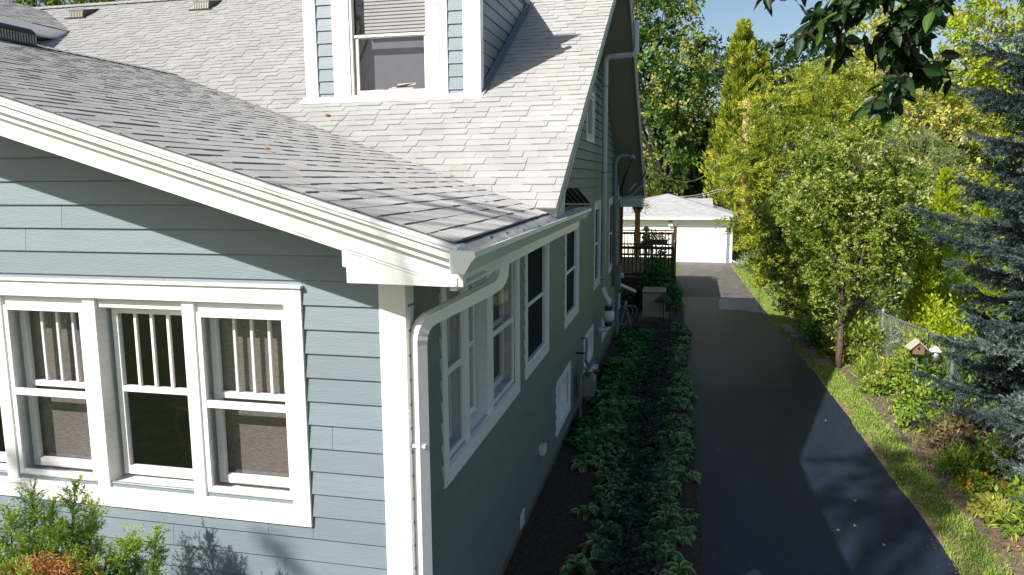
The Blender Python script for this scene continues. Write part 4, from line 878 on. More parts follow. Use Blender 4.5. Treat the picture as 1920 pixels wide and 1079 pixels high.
# ---------------------------------------------------------------- blue spruce
def spruce(base,H_,R_,nb,label,mat=None):
    base=Vector(base); e=empty('blue_spruce',base,label,'tree'); m=MB(); m.tube([base,base+Vector((0,0,H_*.5)),base+Vector((0,0,H_))],[.16,.10,.01],9)
    SA=[];SB=[];ST=[]
    for i in range(nb):
        z=(i+.5)/nb; z=z**1.05; a=i*2.39996+random.uniform(-.3,.3); L=R_*(1-z)**.40*(random.choice((.55,.8,.95,1.1,1.3)) if z>.3 else random.uniform(.75,1.0))+.12
        # keep the crown light away from view on the far side
        o_=base+Vector((0,0,.12+z*(H_-.1))); dx=Vector((math.cos(a),math.sin(a),0)); t0=random.gauss(.45,.13)
        pts=[o_+dx*L*s+Vector((0,0,(-.30*s+.34*s*s)*L*(1-z*.3)+z*.25*L*s)) for s in np.linspace(0,1,9)]
        m.tube(pts[:8],[.022-.002*k for k in range(8)],5)
        for k in range(3,9): SA.append(pts[k-1]);SB.append(pts[k]);ST.append(t0)
        sd=Vector((-dx.y,dx.x,0)); ns=int(L/.062)
        for k in range(ns):
            s=.22+.78*(k+random.random())/ns; 
            if s>1: s=1
            j=min(7,int(s*8)); P=pts[j].lerp(pts[j+1],s*8-j); ll=(.16+.42*(1-s))*min(1,L/1.4)*random.uniform(.7,1.15)*1.15
            for sg in(-1,1):
                d=(dx*.62+sd*sg*.78+Vector((0,0,random.uniform(-.5,.35)))).normalized(); Q=P+d*ll; SA.append(P);SB.append(Q);ST.append(t0+random.gauss(0,.06))
                if ll>.28:
                    for q in(.4,.7):
                        d2=(d*.7+dx*.5*random.uniform(.2,1)+sd*sg*-.2+Vector((0,0,random.uniform(-.6,.4)))).normalized(); B_=P+d*ll*q; SA.append(B_);SB.append(B_+d2*ll*.42);ST.append(t0+random.gauss(0,.06))
    SA=np.array([tuple(p) for p in SA]);SB=np.array([tuple(p) for p in SB]);ST=np.array(ST)
    # trim segments: keep the side that faces the garden and driveway denser
    Ls=np.linalg.norm(SB-SA,axis=1); cnt=np.maximum(3,(Ls*270).astype(int)); ii=np.repeat(np.arange(len(SA)),cnt); n=len(ii)
    f=RN.uniform(0,1.03,n)[:,None]; d=unit(SB-SA)[ii]; r=rdir(n); r=unit(r-d*np.sum(r*d,1,keepdims=True)+[0,0,.25])
    P=SA[ii]+(SB-SA)[ii]*f; D=d*.75+r*.8
    leaves('crown',P,D,rdir(n),.045*RN.uniform(.7,1.25,n),.0095,ST[ii]+RN.normal(0,.1,n)+.25*(f[:,0]>.85),mat or L_SPR,e)
    m.build('trunk',BARKD,e); return n
L_SPR2=leafmat('sunlit_spruce_needle',[(.05,.085,.08),(.09,.135,.125),(.16,.21,.19),(.26,.31,.27)],.15,.6)  # lit copy of the spruce needles, sunlight painted into the tints
spruce((6.95,7.0,gz(7)),9.3,1.95,185,'large blue spruce with dark drooping branches at the right edge')
# ---------------------------------------------------------------- ovate leaf meshes (near plants)
def ovate(m,P,D,Nn,L,Wd,curl=.25,t=.5,tm=None,seg=4):
    D=Vector(D).normalized();Nn=Vector(Nn);Sd=D.cross(Nn).normalized();Nn=Sd.cross(D).normalized();P=Vector(P)
    rows=[]
    for i in range(seg+1):
        s=i/seg; w=Wd*.5*(math.sin(math.pi*min(1,s**.75))**.8 if 0<s<1 else 0.02); c=P+D*L*s-Vector((0,0,1))*curl*L*s*s
        rows.append([c-Sd*w+Nn*w*.35,c-Sd*w*.62+Nn*w*.14,c,c+Sd*w*.62+Nn*w*.14,c+Sd*w+Nn*w*.35])
    tm=t if tm is None else tm
    for i in range(seg):
        a,b=rows[i],rows[i+1]
        for k in range(4): m.quad(a[k],a[k+1],b[k+1],b[k],t=tm if k in(0,3) else t)
def hosta_proto(kind,n,R_,seed):
    rg=random.Random(seed); m=MB()
    for i in range(n):
        a=rg.uniform(0,6.283); el=rg.uniform(.25,1.1); l=R_*rg.uniform(.7,1.15); pl_=rg.uniform(.25,.5)*R_
        d=Vector((math.cos(a)*math.cos(el),math.sin(a)*math.cos(el),math.sin(el)))
        P=Vector((0,0,.02))+d*pl_+Vector((rg.gauss(0,.03),rg.gauss(0,.03),0)); d2=Vector((d.x,d.y,d.z*.35))
        t=min(.66,max(0,rg.gauss(.33,.18)))
        if kind=='v': ovate(m,P,d2,(rg.gauss(0,.3),rg.gauss(0,.3),1),l,l*.56,rg.uniform(.2,.9),t,rg.uniform(.85,1))
        else: ovate(m,P,d2,(rg.gauss(0,.4),rg.gauss(0,.4),1),l,l*.5,rg.uniform(.1,.8),t*1.3)
        m.tube([(0,0,0),P],.004,3,cap=False,t=t)
    return m
ev=empty('hosta',(0,0,0),'hosta clump with white edged leaves in the bed beside the driveway','hosta','white edged hostas in the side bed'); hosta_proto('v',34,.17,1).build('foliage',L_HOS,ev)
eg=empty('leafy_perennial',(0,0,0),'plain green leafy perennial clump growing beside the house wall','perennial','green perennials along the house wall'); hosta_proto('g',46,.11,2).build('foliage',L_HOSG,eg)
ev2=empty('hosta',(0,0,0),'hosta clump with white edged leaves in the bed beside the driveway','hosta','white edged hostas in the side bed'); hosta_proto('v',28,.14,5).build('foliage',L_HOS,ev2)
first={id(ev):1,id(eg):1,id(ev2):1}
def put(o,x,y,sc):
    if first.pop(id(o),None): o.location=(x,y,gz(y)+.006); o.rotation_euler=(0,0,random.uniform(0,6)); o.scale=(sc,)*3
    else: copy_tree(o,(x,y,gz(y)+.006),random.uniform(0,6),sc)
y=1.2
while y<16.6:
    for k in range(2): put(random.choice((ev,ev2,ev)),min(1.74,random.gauss(1.57,.14)),y+random.uniform(-.15,.15),random.choice((.5,.7,.85,1.0,1.15)))
    y+=.21+.008*y
y=4.1
while y<8.5:
    put(random.choice((ev,ev2)),random.uniform(.55,1.08),y,random.uniform(.65,1.15)); put(random.choice((ev,ev2,eg)),random.uniform(.25,.6) if y>5.2 else random.uniform(.75,1.0),y,random.uniform(.8,1.15)); y+=.22
y=1.9
while y<4: put(ev,random.uniform(.55,.95),y,random.uniform(.8,1.1)); y+=.42
y=6.3
while y<15.4:
    for k in range(2): put(eg,random.uniform(.18,1.10),y+random.uniform(-.1,.1),random.choice((.9,1.2,1.5,1.9)))
    y+=.20
n=11000; yy=RN.uniform(.5,16.5,n); xx=RN.normal(1.20,.20,n).clip(.5,1.85)
o=leaves('coral_bells',np.stack([xx,yy,np.array([gz(v) for v in yy])+RN.uniform(.02,.20,n)],1),rdir(n)*[1,1,.35],rdir(n)*.5+[0,0,1],.05*RN.uniform(.6,1.3,n),.05,RN.beta(2,2,n),L_DARK,fold=.15); o['kind']='stuff'; tag(o,'dark low ground cover leaves between the two rows of hostas','ground cover')
n=1500; yy=RN.uniform(.5,16.5,n); xx=RN.uniform(.05,1.88,n)
o=leaves('bed_litter',np.stack([xx,yy,np.array([gz(v) for v in yy])+.012],1),rdir(n)*[1,1,.1],rdir(n)*.2+[0,0,1],.022*RN.uniform(.5,1.4,n),.014,RN.beta(2,2,n),mk('litter',(.16,.12,.085),.9)); o['kind']='stuff'; tag(o,'pale wood chips and leaf crumbs on the dark soil','litter')
# stray leaves on the driveway
for x,y,lb in((3.55,4.3,'yellow leaf on the driveway nearest the camera'),(3.35,4.15,'small yellow leaf left of the nearest one on the driveway'),(3.7,5.0,'yellow leaf on sunlit asphalt beyond the nearest ones'),(3.75,3.9,'tan leaf lying close to the driveway grass edge'),(3.9,8.1,'pale leaf at the shadow edge on the driveway'),(2.2,6.4,'pale leaf in the house shadow on the asphalt'),(2.45,29.2,'dark leaf on the far darkened asphalt')):
    rleaf((x,y,gz(y)+.02),(0,0,1),lb,.035)
# ---------------------------------------------------------------- front junipers
def sprayset(name,tips,root,mat,label,dens=1,dead=None):
    e=empty(name,root,label,'shrub'); m=MB(); A=[];B=[];T=[]
    for (tp,wd) in tips:
        tp=Vector(tp); r=Vector(root)+Vector((random.uniform(-.1,.1),random.uniform(-.05,.05),.1)); mid=r.lerp(tp,.5)+Vector((0,-.15,-.12)); pts=ell(r,mid,tp,14); m.tube(pts,[.02-.0013*i for i in range(14)],6)
        t0=random.gauss(.5,.12)
        for i in range(4,13):
            for k in range(24):
                P=pts[i].lerp(pts[i+1],random.random()); fr=(i)/13; ll=wd*(1.15-fr)*random.uniform(.5,1.1)+.05
                ax=(pts[i+1]-pts[i]).normalized(); d=(ax*.75+Vector(tuple(rdir(1)[0]))*.8).normalized(); Q=P+d*ll
                A.append(P);B.append(Q);T.append(t0)
                for q in range(7):
                    f=random.uniform(.2,1); P2=P.lerp(Q,f); d2=(d*.8+Vector(tuple(rdir(1)[0]))*.75).normalized(); l2=ll*.42*random.uniform(.5,1.1)
                    A.append(P2);B.append(P2+d2*l2);T.append(t0+random.gauss(0,.1))
        for k in range(10):
            d=((pts[-1]-pts[-3]).normalized()+Vector(tuple(rdir(1)[0]))*.45).normalized(); P=pts[-1]; A.append(P);B.append(P+d*random.uniform(.05,.13));T.append(t0+.2)
    A=np.array([tuple(p) for p in A]);B=np.array([tuple(p) for p in B]);T=np.array(T)
    Ls=np.linalg.norm(B-A,axis=1); cnt=np.maximum(3,(Ls*280*dens).astype(int)); ii=np.repeat(np.arange(len(A)),cnt); n=len(ii); f=RN.uniform(0,1,n)[:,None]; d=unit(B-A)[ii]; r=rdir(n)
    leaves('foliage',A[ii]+(B-A)[ii]*f,d*.9+r*.55,rdir(n),.015*RN.uniform(.7,1.4,n),.0048,T[ii]+RN.normal(0,.12,n)+.2*(f[:,0]>.8),mat,e)
    m.build('stem',BARK,e); return e
sprayset('juniper_bush',[(atT(140,925,-.62),.26),(atT(95,960,-.8),.26),(atT(20,985,-.9),.28),(atT(-40,960,-.9),.26),(atT(160,1010,-.7),.22),(atT(45,1030,-1.05),.22),(atT(200,1050,-.8),.2),(atT(130,1060,-.95),.2),(atT(60,935,-.7),.24),(atT(175,960,-.66),.2),(atT(-10,1040,-1.1),.22),(atT(110,1010,-.9),.24),(atT(240,1020,-.75),.16),(atT(30,1075,-1.15),.2),(atT(170,1075,-.95),.2)],(-1.95,-.75,gz(0)),L_SHRUB,'green juniper bush leaning on the wall below the front windows')
sprayset('juniper_bush',[(atT(292,1015,-.62),.15),(atT(255,1035,-.65),.15),(atT(225,1060,-.75),.15)],(-1.35,-.8,gz(0)),L_SHRUB,'small juniper bush just right of the bigger one, below the window corner')
sprayset('juniper_bush',[(atT(-30,1090,-1.3),.2),(atT(40,1090,-1.3),.18)],(-1.9,-1.35,gz(0)),L_SHRUB,'low juniper bush at the bottom left corner in front')
e=empty('dead_branch',atT(75,1075,-1.15),'patch of dead orange needles on the front juniper','branch'); p=np.array(atT(75,1075,-1.15)); n=2600
off=RN.normal(size=(n,3))*[.085,.05,.035]; leaves('dead_needles',p+off,RN.normal(size=(n,3))*[1,.5,.4]+[.5,0,.2],rdir(n),.035*RN.uniform(.5,1.3,n),.005,RN.beta(2,2,n),L_DEAD,e)
# ---------------------------------------------------------------- overhanging branch with big leaves
e=empty('overhanging_tree',(5.2,-2.6,gz(0)),'dark broad leaves on drooping branch tips hanging in from the top','tree')
m=MB(); tk=[Vector((5.2,-2.6,gz(0))),Vector((5.1,-2.6,-1)),Vector((5.0,-2.5,1.2)),Vector((4.6,-2.2,2.6))]; m.tube(tk,[.16,.14,.11,.07],9)
lm=MB(); YB=-1.45
chains=[([(1760,-60),(1730,10),(1715,80),(1690,140),(1665,195)],1.0),([(1800,-50),(1745,-5),(1700,30),(1640,70),(1700,120)],.9),([(1690,-80),(1640,-20),(1590,20),(1540,50),(1495,80)],1.0),([(1720,-80),(1660,-25),(1610,10),(1575,60),(1568,112)],.55),([(1700,60),(1720,110),(1745,130),(1755,150)],.7),([(1560,-60),(1520,-30),(1440,-12),(1420,5)],.35),([(1690,-40),(1620,-5),(1560,10),(1520,35)],1.0),([(1740,-40),(1730,30),(1745,40)],.8),([(1700,140),(1660,175),(1645,205)],1.2),([(1820,-60),(1760,-10),(1735,10)],.7),([(1600,-60),(1500,-40),(1460,-15)],.3)]
for ci,(ch,dn) in enumerate(chains):
    yb=YB+random.uniform(-.12,.15); pts=[at(a,b,yb+.05*i) for i,(a,b) in enumerate(ch)]
    if ci in(0,1,2): m.tube([tk[3],tk[3].lerp(pts[0],.5)+Vector((0,0,.15)),pts[0]],[.05,.02,.01],6)
    m.tube(pts,[.009-.0012*i for i in range(len(pts))],6)
    L_=sum((pts[i+1]-pts[i]).length for i in range(len(pts)-1)); nl=int(L_*235*dn)+6
    for k in range(nl):
        f=random.random()*(len(pts)-1); j=min(int(f),len(pts)-2); P=pts[j].lerp(pts[j+1],f-j)+Vector((random.gauss(0,.02),random.gauss(0,.04),random.gauss(0,.012)))
        d=Vector((random.gauss(-.1,.75),random.gauss(0,.6),random.gauss(-.6,.55))); nn=Vector(tuple(rdir(1)[0]))+Vector((0,-.6,.5))
        l=random.uniform(.038,.072); t=min(.7,max(0,random.gauss(.33,.2))); 
        if random.random()<.07: t=random.uniform(.75,1)
        ovate(lm,P,d,nn,l,l*.52,random.uniform(0,.25),t); 
        m.tube([P-d.normalized()*.02,P+d.normalized()*.004],.0012,3,cap=False)
lm.build('foliage',L_BIG,e); m.build('branch',BARKD,e)
# front yard trees that throw the dappled shade (behind the camera)
tree('yard_tree',(-3.0,-11.4,gz(0)),[((-6.3,-9.0,9.7),(.85,.9,.7)),((-5.8,-8.8,10.8),(.8,.8,.7))],70,24,.16,.42,L_DEC,'front yard maple standing behind the camera that dapples the driveway',r0=.16,nl=30)
tree('yard_tree',(-12.5,-10.5,gz(0)),[((-8.0,-9.9,6.2),(.8,.5,.4)),((-10.4,-9.7,7.3),(.6,.4,.5)),((-9.6,-9.9,5.6),(.8,.4,.3)),((-12,-10.3,5.6),(1,.8,.8))],40,20,.15,.5,L_DEC,'front yard maple farther left that dapples the front wall',r0=.16,nl=24)
# ---------------------------------------------------------------- right hand garden
def bush(name,x,y,r,h,n,size,mat,label,asp=.45,cat_='bush',group=None,up=.5,fl=None,nf=0,fs=.05):
    e=empty(name,(x,y,gz(y)),label,cat_,group); nc=max(8,int(n/28)); d=rdir(nc); d[:,2]=np.abs(d[:,2]); rr=RN.uniform(.45,1,nc)**.6
    cc=np.array([x,y,gz(y)+h*.12])+d*rr[:,None]*[r,r,h*.88]; ii=RN.integers(0,nc,n); P=cc[ii]+RN.normal(size=(n,3))*[r*.2,r*.2,h*.14]; P[:,2]=np.maximum(P[:,2],gz(y)+.01)
    D=rdir(n)+d[ii]*.5+[0,0,up]; s=size*RN.uniform(.6,1.3,n)
    leaves('foliage',P,D,rdir(n)+[0,0,.8],s,s*asp,RN.normal(.5,.15,nc)[ii]+RN.normal(0,.15,n),mat,e,fold=.12)
    m=MB()
    for i in range(min(14,nc)): q_=Vector(tuple(cc[i])); b0=Vector((x+random.uniform(-.05,.05),y,gz(y))); m.tube([b0,b0.lerp(q_,.5)+Vector((0,0,.05)),q_],.008,4)
    m.build('stem',BARK,e)
    if fl:
        k=RN.integers(0,nc,nf); C=cc[k]+d[k]*[r*.15,r*.15,h*.12]+RN.normal(size=(nf,3))*.05
        C=np.repeat(C,6,0)+RN.normal(size=(nf*6,3))*.01; leaves('blossom',C,rdir(nf*6)+[0,-.3,.3],rdir(nf*6)+[0,-.3,1],fs*RN.uniform(.7,1.2,nf*6),fs*.7,RN.uniform(0,1,nf*6),fl,e)
    return e
bush('garden_bush',5.5,12.6,.62,1.0,2200,.10,L_SIL,'leafy green bush right of the leaning trunk by the chain link fence')
bush('garden_bush',5.05,16.3,.45,.75,1700,.09,L_BED,'shrub with lilac flowers at the driveway edge left of the leaning trunk',fl=LILAC,nf=26,fs=.06)
bush('garden_bush',4.85,14.2,.38,.6,1500,.08,L_HOSG,'shaded low plant with pale lilac flowers beside the edging stones',fl=LILAC,nf=22,fs=.05)
bush('garden_bush',5.3,18.2,.45,.8,1400,.09,L_BED,'garden plant with pink flowers beyond the lilac one',fl=PINK,nf=24,fs=.07)
bush('garden_bush',5.2,20.3,.5,.9,1400,.10,L_YEL,'yellow green shrub with orange flowers along the verge',fl=ORNG,nf=8,fs=.07)
bush('garden_bush',5.25,23.2,.7,1.2,1700,.13,L_DEC,'dark green rounded shrub halfway to the garage')
bush('garden_bush',5.1,26.5,.7,1.1,1500,.13,L_JUN,'yellowish spreading shrub below the cedar')
bush('garden_bush',5.3,30.5,.8,1.3,1500,.15,L_BED,'bright green shrub near the far end of the bed')
bush('garden_bush',5.2,35.5,.7,.7,1000,.14,L_FEA,'pale grey green mound near the garage corner')
bush('garden_bush',6.9,19.5,1.0,1.5,1900,.12,L_DEC,'dark bush in shade behind the fence')
bush('garden_bush',7.5,25,1.4,2.0,2000,.16,L_SIL,'large grey green bush behind the fence')
bush('garden_bush',8.5,32,2.0,2.6,2200,.2,L_DEC,'big dark bush far behind the fence')
bush('marigold',5.12,12.35,.16,.22,500,.05,L_BED,'small orange marigold clump at the foot of the leaning trunk',fl=ORNG,nf=16,fs=.045,cat_='flower')
bush('marigold',5.3,12.0,.15,.2,420,.05,L_BED,'second orange marigold clump a little nearer than the other',fl=ORNG,nf=12,fs=.045,cat_='flower')
bush('strap_lily',5.28,11.0,.28,.42,500,.22,L_BED,'pale green strap leaved clump by the grass verge',asp=.09,up=1.2,cat_='perennial')
bush('garden_bush',5.75,9.9,.42,1.0,1700,.11,L_BED,'bright leafy plant left of the birdhouse by the fence')
bush('garden_bush',5.45,8.6,.38,.6,1300,.10,L_BED,'sunlit leafy plant in front of the birdhouse')
bush('garden_bush',5.1,8.0,.20,.3,500,.08,L_BED,'small low plant by the verge in front of the tall lily')
bush('brown_perennial',5.45,7.0,.36,.5,1200,.10,mk('bronze_leaf',(.16,.12,.05),.6,tint=.5),'brownish green perennial with narrow leaves beside the spruce',asp=.22,cat_='perennial')
bush('fern',5.2,6.2,.28,.32,900,.10,L_BED,'low fern clump under the lower spruce branches',asp=.2,cat_='fern')
bush('marigold',5.22,5.6,.2,.22,600,.07,L_BED,'orange flowered clump under the spruce at the verge',fl=ORNG,nf=9,fs=.05,cat_='flower')
bush('fern',5.45,4.6,.32,.3,900,.11,L_BED,'fern clump at the lower right corner under the spruce',asp=.2,cat_='fern')
bush('orange_lily',5.95,11.0,.25,.8,500,.12,L_BED,'plant with salmon orange blossoms against the chain link fence',fl=mk('salmon_petal',(.75,.25,.12),.6),nf=8,fs=.07,cat_='flower')
# tall lily stalks
e=empty('tall_lily',(5.55,8.9,gz(9)),'dark tall lily stalk with whorled leaves in front of the birdhouse','lily')
m=MB();n=260;zz=RN.uniform(.1,1.0,n);a=zz*60+RN.uniform(0,6.28,n);leaves('foliage',np.stack([5.55+.03*RN.normal(size=n)*0,8.9+0*n*np.ones(n),gz(9)+zz*1.12],1),np.stack([np.cos(a),np.sin(a),np.full(n,.25)],1),np.tile([0,0,1.],(n,1)),.20*(1.15-zz*.75),.022,RN.uniform(0,.7,n),L_HOSG,e,fold=.1); m.tube([(5.55,8.9,gz(9)),(5.55,8.9,gz(9)+1.12)],.008,5); m.build('stem',BARK,e)
# birdhouse
BH=e=empty('birdhouse',(5.57,9.5,gz(9)),'small wooden birdhouse feeder with pitched roof on a pole by the fence','birdhouse')
bx,by,bz=5.56,9.5,-2.90
m=MB(); m.prism([(bx-.09,bz-.08),(bx+.09,bz-.08),(bx+.09,bz+.03),(bx,bz+.11),(bx-.09,bz+.03)],'y',by-.08,by+.14); m.build('box',mk('birdhouse_wood',(.22,.13,.08),.8,noise=.3,nscale=30),e)
m=MB(); m.obox((bx-.15,by+.03,bz-.005),(bx+.006,by+.03,bz+.145),.28,.015,up=(0,0,1)); m.build('roof',mk('roof_board',(.45,.36,.29),.8),e); m=MB(); m.obox((bx+.15,by+.03,bz-.005),(bx-.006,by+.03,bz+.145),.28,.015); m.build('roof',MATS['roof_board'],e)
m=MB(); m.tube([(bx,by-.082,bz+.02),(bx,by-.085,bz+.02)],.025,10); m.build('hole',BLACK,e); m=MB(); m.tube([(bx,by,gz(9)),(bx,by,bz-.08)],.014,6); m.build('pole',GREYM,e)
e=empty('shepherd_hook',(5.70,9.45,gz(9)),'thin black double shepherd hook beside the birdhouse','hook')
m=MB(); m.tube([(5.70,9.45,gz(9)),(5.70,9.45,-2.66)]+ell((5.70,9.45,-2.66),(5.68,9.45,-2.50),(5.60,9.45,-2.52))+ell((5.60,9.45,-2.52),(5.55,9.45,-2.54),(5.56,9.45,-2.60),4),.007,5); m.tube([(5.70,9.45,-2.85)]+ell((5.70,9.45,-2.80),(5.74,9.45,-2.66),(5.83,9.45,-2.72)),.006,5); m.build('hook',BLACK,e)
e=empty('glass_feeder',(5.88,9.6,-3.0),'small glass jar feeder with a white roof hanging right of the birdhouse','feeder')
m=MB(); m.tube([(5.88,9.6,-3.12),(5.88,9.6,-2.96)],.055,10); m.build('jar',GALV,e,smooth=True); m=MB(); m.tube([(5.86,9.6,-2.95),(5.86,9.6,-2.86)],[.12,.02],4); m.build('roof',METAL,e); m=MB(); m.tube([(5.88,9.6,gz(9)),(5.88,9.6,-3.12)],.012,5); m.build('pole',GREYM,e)
e=empty('plant_cage',(5.5,9.2,gz(9)),'thin black wire obelisk around the tall lily','obelisk')
m=MB()
for dx,dy in((-.13,-.1),(.13,-.1),(.13,.12),(-.13,.12)): m.tube([(5.52+dx,9.1+dy,gz(9)),(5.52+dx,9.1+dy,-3.05)],.005,4)
for z in(-3.6,-3.3,-3.05): m.tube([(5.39,9.0,z),(5.65,9.0,z),(5.65,9.22,z),(5.39,9.22,z),(5.39,9.0,z)],.004,4)
m.build('wire',BLACK,e)
# edging stones
e0=empty('edging_stone',(0,0,0),'flat tan edging stone laid between the driveway and the bed','stone','edging stones by the shaded flowers'); m=MB(); m.box(-.15,.15,-.28,.28,0,.05); m.build('slab',STONE,e0,bevel=.015)
for i,(x,y) in enumerate(((4.42,16.9),(4.45,16.2),(4.48,15.3),(4.5,14.4),(4.5,13.4),(4.55,12.3))):
    if i==0: e0.location=(x,y,gz(y)+.004)
    else: copy_tree(e0,(x,y,gz(y)+.004),random.uniform(-.15,.15))
m=MB(); m.obox((5.05,10.9,gz(10.9)+.03),(5.45,10.0,gz(10)+.03),.05,.05); tag(m.build('garden_timber',mk('pale_timber',(.5,.42,.34),.8)),'pale weathered timber edging lying in the bed','timber')
# chain link fence
e=empty('chain_link_fence',(6.0,13,gz(13)),'galvanised chain link fence half hidden in the planting','fence')
fx=lambda y:5.92+ (10.4-y)*.14 if y<12 else 5.70+.015*(y-12)
m=MB(); hF=1.12; sp=.075
y=8.6
while y<24:
    for sg in(1,-1):
        ya=y; yb=y+sg*hF*.9
        if 8.6<=yb<=24: m.tube([(fx(ya),ya,gz(ya)+.03),(fx(yb),yb,gz(yb)+hF)],.0024,3,cap=False)
    y+=sp
m.build('mesh',GALV,e)
for y in(9.35,12.4,15.4,18.4,21.4,23.9):
    m=MB(); m.tube([(fx(y),y,gz(y)),(fx(y),y,gz(y)+hF+.04)],.028,8); m.ball((fx(y),y,gz(y)+hF+.05),.034,8,5); m.build('post',GALV,e)
m=MB(); m.tube([(fx(v),v,gz(v)+hF) for v in [8.6,10.4,12,15,18,21,24]],.02,8); m.build('top_rail',GALV,e)
# poles and wires
p=at(1402,188,43); b=(p.x-.02,43,gz(43)); e=empty('utility_pole',b,'sunlit bare wooden utility pole beside the tall cedar','pole'); m=MB(); m.tube([b,(p.x,43,p.z)],[.28,.24],12); m.build('post',POLE,e,smooth=True); PA=Vector((p.x,42.8,.8))
p=at(1283,215,50); b=(p.x,50,gz(46)); e=empty('utility_pole',b,'thin distant utility pole with a crossarm among the dark trees','pole'); m=MB(); m.tube([b,(p.x,50,p.z)],[.11,.09],8); m.build('post',POLE,e,smooth=True); m=MB(); m.box(p.x-.9,p.x+.9,49.82,49.86,p.z-.12,p.z-.02); m.build('crossarm',POLE,e)
m=MB(); m.tube(cat((.66,14.8,.25),atT(1352,296,40),.75,24),.012,5); m.tube(cat(atT(1352,296,40),PA,.0,3),.012,5); tag(m.build('service_cable',mk('pale_cable',(.45,.45,.45),.5)),'sagging pale service cable from the house to the pole','cable')
for k,lb in enumerate(('upper of the two thin wires crossing above the garage roof','lower of the two thin wires crossing above the garage roof')):
    m=MB(); m.tube(cat(atT(1262,369+k*4,44),atT(1342,357+k*4,44),.12,10)+[atT(1500,325,44)],.014,4); tag(m.build('overhead_wire',MATS['pale_cable']),lb,'wire')

bush('climbing_vine',.82,20.25,.50,1.75,3600,.10,L_HOSG,'dark climbing vine covering the front of the deck railing',cat_='vine',up=.1)
bush('shade_shrub',.45,19.4,.55,.75,1500,.11,L_DARK,'very dark low shrub in front of the deck skirt')
bush('shade_shrub',1.25,19.9,.40,.8,1100,.10,L_HOSG,'dark green shrub at the deck corner by the driveway')

for (x,y,r_,h_,mt,lb) in ((5.6,7.9,.35,.45,L_BED,'green leafy plant between the tall lily and the brownish one'),(5.75,6.2,.4,.5,L_DEC,'darker green leafy clump tucked under the middle of the spruce'),(5.7,5.2,.35,.35,L_BED,'low bright clump under the near spruce branches'),(5.15,4.9,.2,.2,L_YEL,'tiny yellowish clump at the verge edge near the bottom right'),(5.05,10.0,.22,.28,L_BED,'small bright clump at the verge beside the weathered timber'),(5.6,10.6,.4,.6,L_YEL,'yellow green leafy plant behind the weathered timber'),(5.35,13.6,.35,.6,L_SIL,'pale green leafy plant just behind the leaning trunk'),(5.1,17.3,.35,.5,L_BED,'bright green low plant between the pink and lilac flowers'),(5.1,21.6,.4,.55,L_BED,'light green mounded plant beyond the orange flowered shrub'),(5.0,24.6,.35,.6,L_YEL,'yellowish mound beside the rounded dark shrub'),(5.0,28.3,.4,.6,L_BED,'green mound farther along the bed near the garage'),(5.05,33,.5,.8,L_DEC,'dark mound close to the garage end of the bed')):
    bush('garden_plant',x,y,r_,h_,int(900+900*r_),.085,mt,lb)
n=2600; yy=RN.uniform(3,22,n); xx=RN.uniform(4.9,6.6,n)
o=leaves('border_litter',np.stack([xx,yy,np.array([gz(v) for v in yy])+.015],1),rdir(n)*[1,1,.15],rdir(n)*.3+[0,0,1],.05*RN.uniform(.5,1.4,n),.022,RN.beta(2,2,n),L_DEAD); o['kind']='stuff'; tag(o,'dry leaves and bark crumbs on the soil under the garden plants','litter')
n=3600; yy=RN.uniform(3,30,n)**1.0; xx=np.array([gl(v)+.12 for v in yy])+np.abs(RN.normal(0,.45,n))
o=leaves('border_weeds',np.stack([xx,yy,np.array([gz(v) for v in yy])+.01],1),rdir(n)*[.6,.6,.2]+[0,0,.8],rdir(n),.09*RN.uniform(.4,1.3,n),.018,RN.beta(2,2,n),L_BED); o['kind']='stuff'; tag(o,'thin low weeds and grass tufts scattered through the garden border','weeds')

def cracks(name,pts,w,lb):
    m=MB(); P=[Vector((x,y,gz(y)+.0125)) for x,y in pts]
    for a,b in zip(P[:-1],P[1:]):
        n=max(2,int((b-a).length/.12)); prev=a
        for i in range(1,n+1):
            q_=a.lerp(b,i/n)+Vector((random.gauss(0,.012),random.gauss(0,.012),0)); d=(q_-prev).normalized(); sd=Vector((-d.y,d.x,0))*w*random.uniform(.4,1.2); m.quad(prev-sd,prev+sd,q_+sd,q_-sd); prev=q_
    o=m.build(name,mk(name+'_tar',(.008,.008,.009),.5)); o['kind']='structure'
cracks('asphalt_crack',[(1.9,9.2),(2.5,9.8),(3.0,10.9),(3.3,11.1)],.006,'')
cracks('asphalt_crack',[(1.95,13.6),(2.7,13.4),(3.5,13.9),(4.1,13.8)],.006,'')
cracks('asphalt_crack',[(2.2,16.5),(2.3,18.2),(2.1,20.3),(2.2,23)],.008,'')
cracks('asphalt_seam',[(1.62,23.06),(4.15,23.02)],.02,'')
cracks('asphalt_crack',[(2.0,6.0),(2.15,7.3),(2.05,8.6)],.005,'')
n=2600; yy=RN.uniform(1,34,n); side=RN.random(n)<.5; xx=np.where(side,np.array([dl(v) for v in yy])+np.abs(RN.normal(0,.10,n)),np.array([dr(v) for v in yy])-np.abs(RN.normal(0,.16,n)))
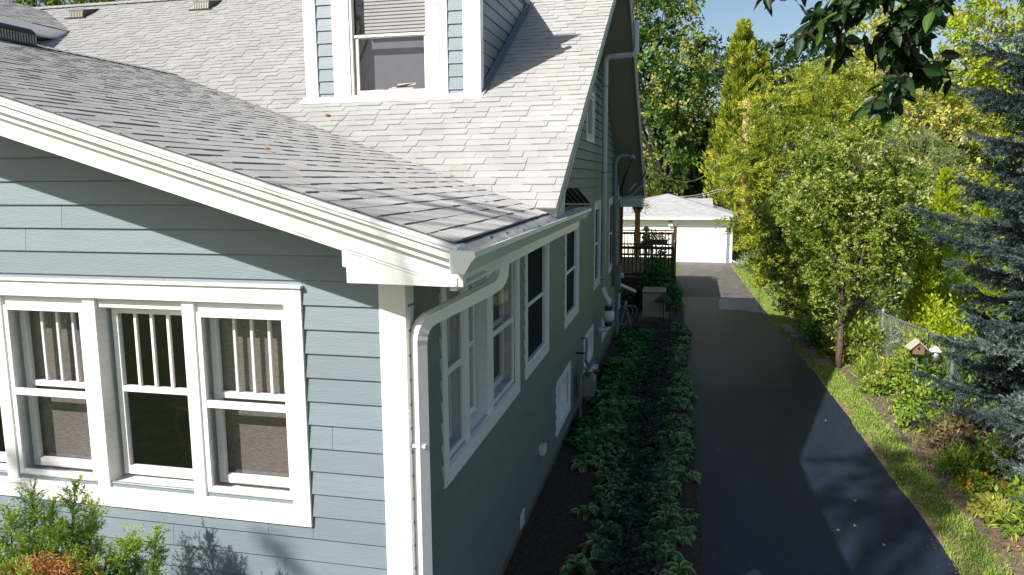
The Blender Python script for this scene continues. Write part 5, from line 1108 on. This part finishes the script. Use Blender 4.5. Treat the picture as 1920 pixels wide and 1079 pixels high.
o=leaves('driveway_grit',np.stack([xx,yy,np.array([gz(v) for v in yy])+.016],1),rdir(n)*[1,1,.05],rdir(n)*.15+[0,0,1],.020*RN.uniform(.4,1.5,n),.011,RN.beta(2,2,n),MATS['litter']); o['kind']='stuff'; tag(o,'fine grit and leaf crumbs along both edges of the asphalt','grit')

for (x,y,r_,h_,n_,sz,mt,lb) in ((5.15,13.1,.42,1.15,2600,.085,L_SIL,'silvery green shrub hugging the leaning trunk on its right side'),(5.0,15.1,.42,1.05,2600,.085,L_SIL,'silvery green shrub mass left of the leaning trunk'),(5.35,14.2,.5,1.5,2800,.09,L_DEC,'mid green shrub behind the leaning trunk'),(5.7,16.6,.6,1.5,2600,.10,L_SIL,'pale green tall shrub beyond the leaning trunk by the fence'),(5.6,19.0,.6,1.4,2200,.11,L_BED,'bright green tall shrub behind the pink flowers'),(5.6,22.0,.7,1.6,2200,.12,L_SIL,'pale tall shrub below the left edge of the silver tree'),(5.7,28.0,.9,1.8,2200,.15,L_JUN,'yellow green shrub merging with the cedar base'),(6.2,9.6,.35,.9,1500,.09,L_DEC,'dark leafy shrub at the fence right of the glass feeder'),(6.5,11.2,.6,1.4,2600,.09,L_ARB,'bright green shrub filling the fence line behind the birdhouse')):
    bush('garden_shrub',x,y,r_,h_,n_,sz,mt,lb,up=.7,asp=.4)
n=2200; yy=RN.uniform(1,24,n)**1.0; xx=RN.uniform(1.95,4.3,n)
o=leaves('asphalt_grit',np.stack([xx,yy,np.array([gz(v) for v in yy])+.0135],1),rdir(n)*[1,1,.03],rdir(n)*.1+[0,0,1],.010*RN.uniform(.4,1.6,n),.008,RN.beta(2,2,n),MATS['litter']); o['kind']='stuff'; tag(o,'tiny pale specks of grit scattered over the dark asphalt','grit')

m=MB(); m.quad((-12,-3.2,gz(0)+.005),(-.02,-3.2,gz(0)+.005),(-.02,.01,gz(0)+.005),(-12,.01,gz(0)+.005)); o=m.build('bounce_cut_sheet',SOIL); o['kind']='structure'  # unseen dark ground sheet added to cut green bounce off the lawn

spruce((6.45,5.2,gz(5)),2.3,1.15,64,'low boughs of the blue spruce at the lower right, sunlight painted into their pale colour',L_SPR2)  # sunlit lower boughs of the big spruce, built as a separate small tree
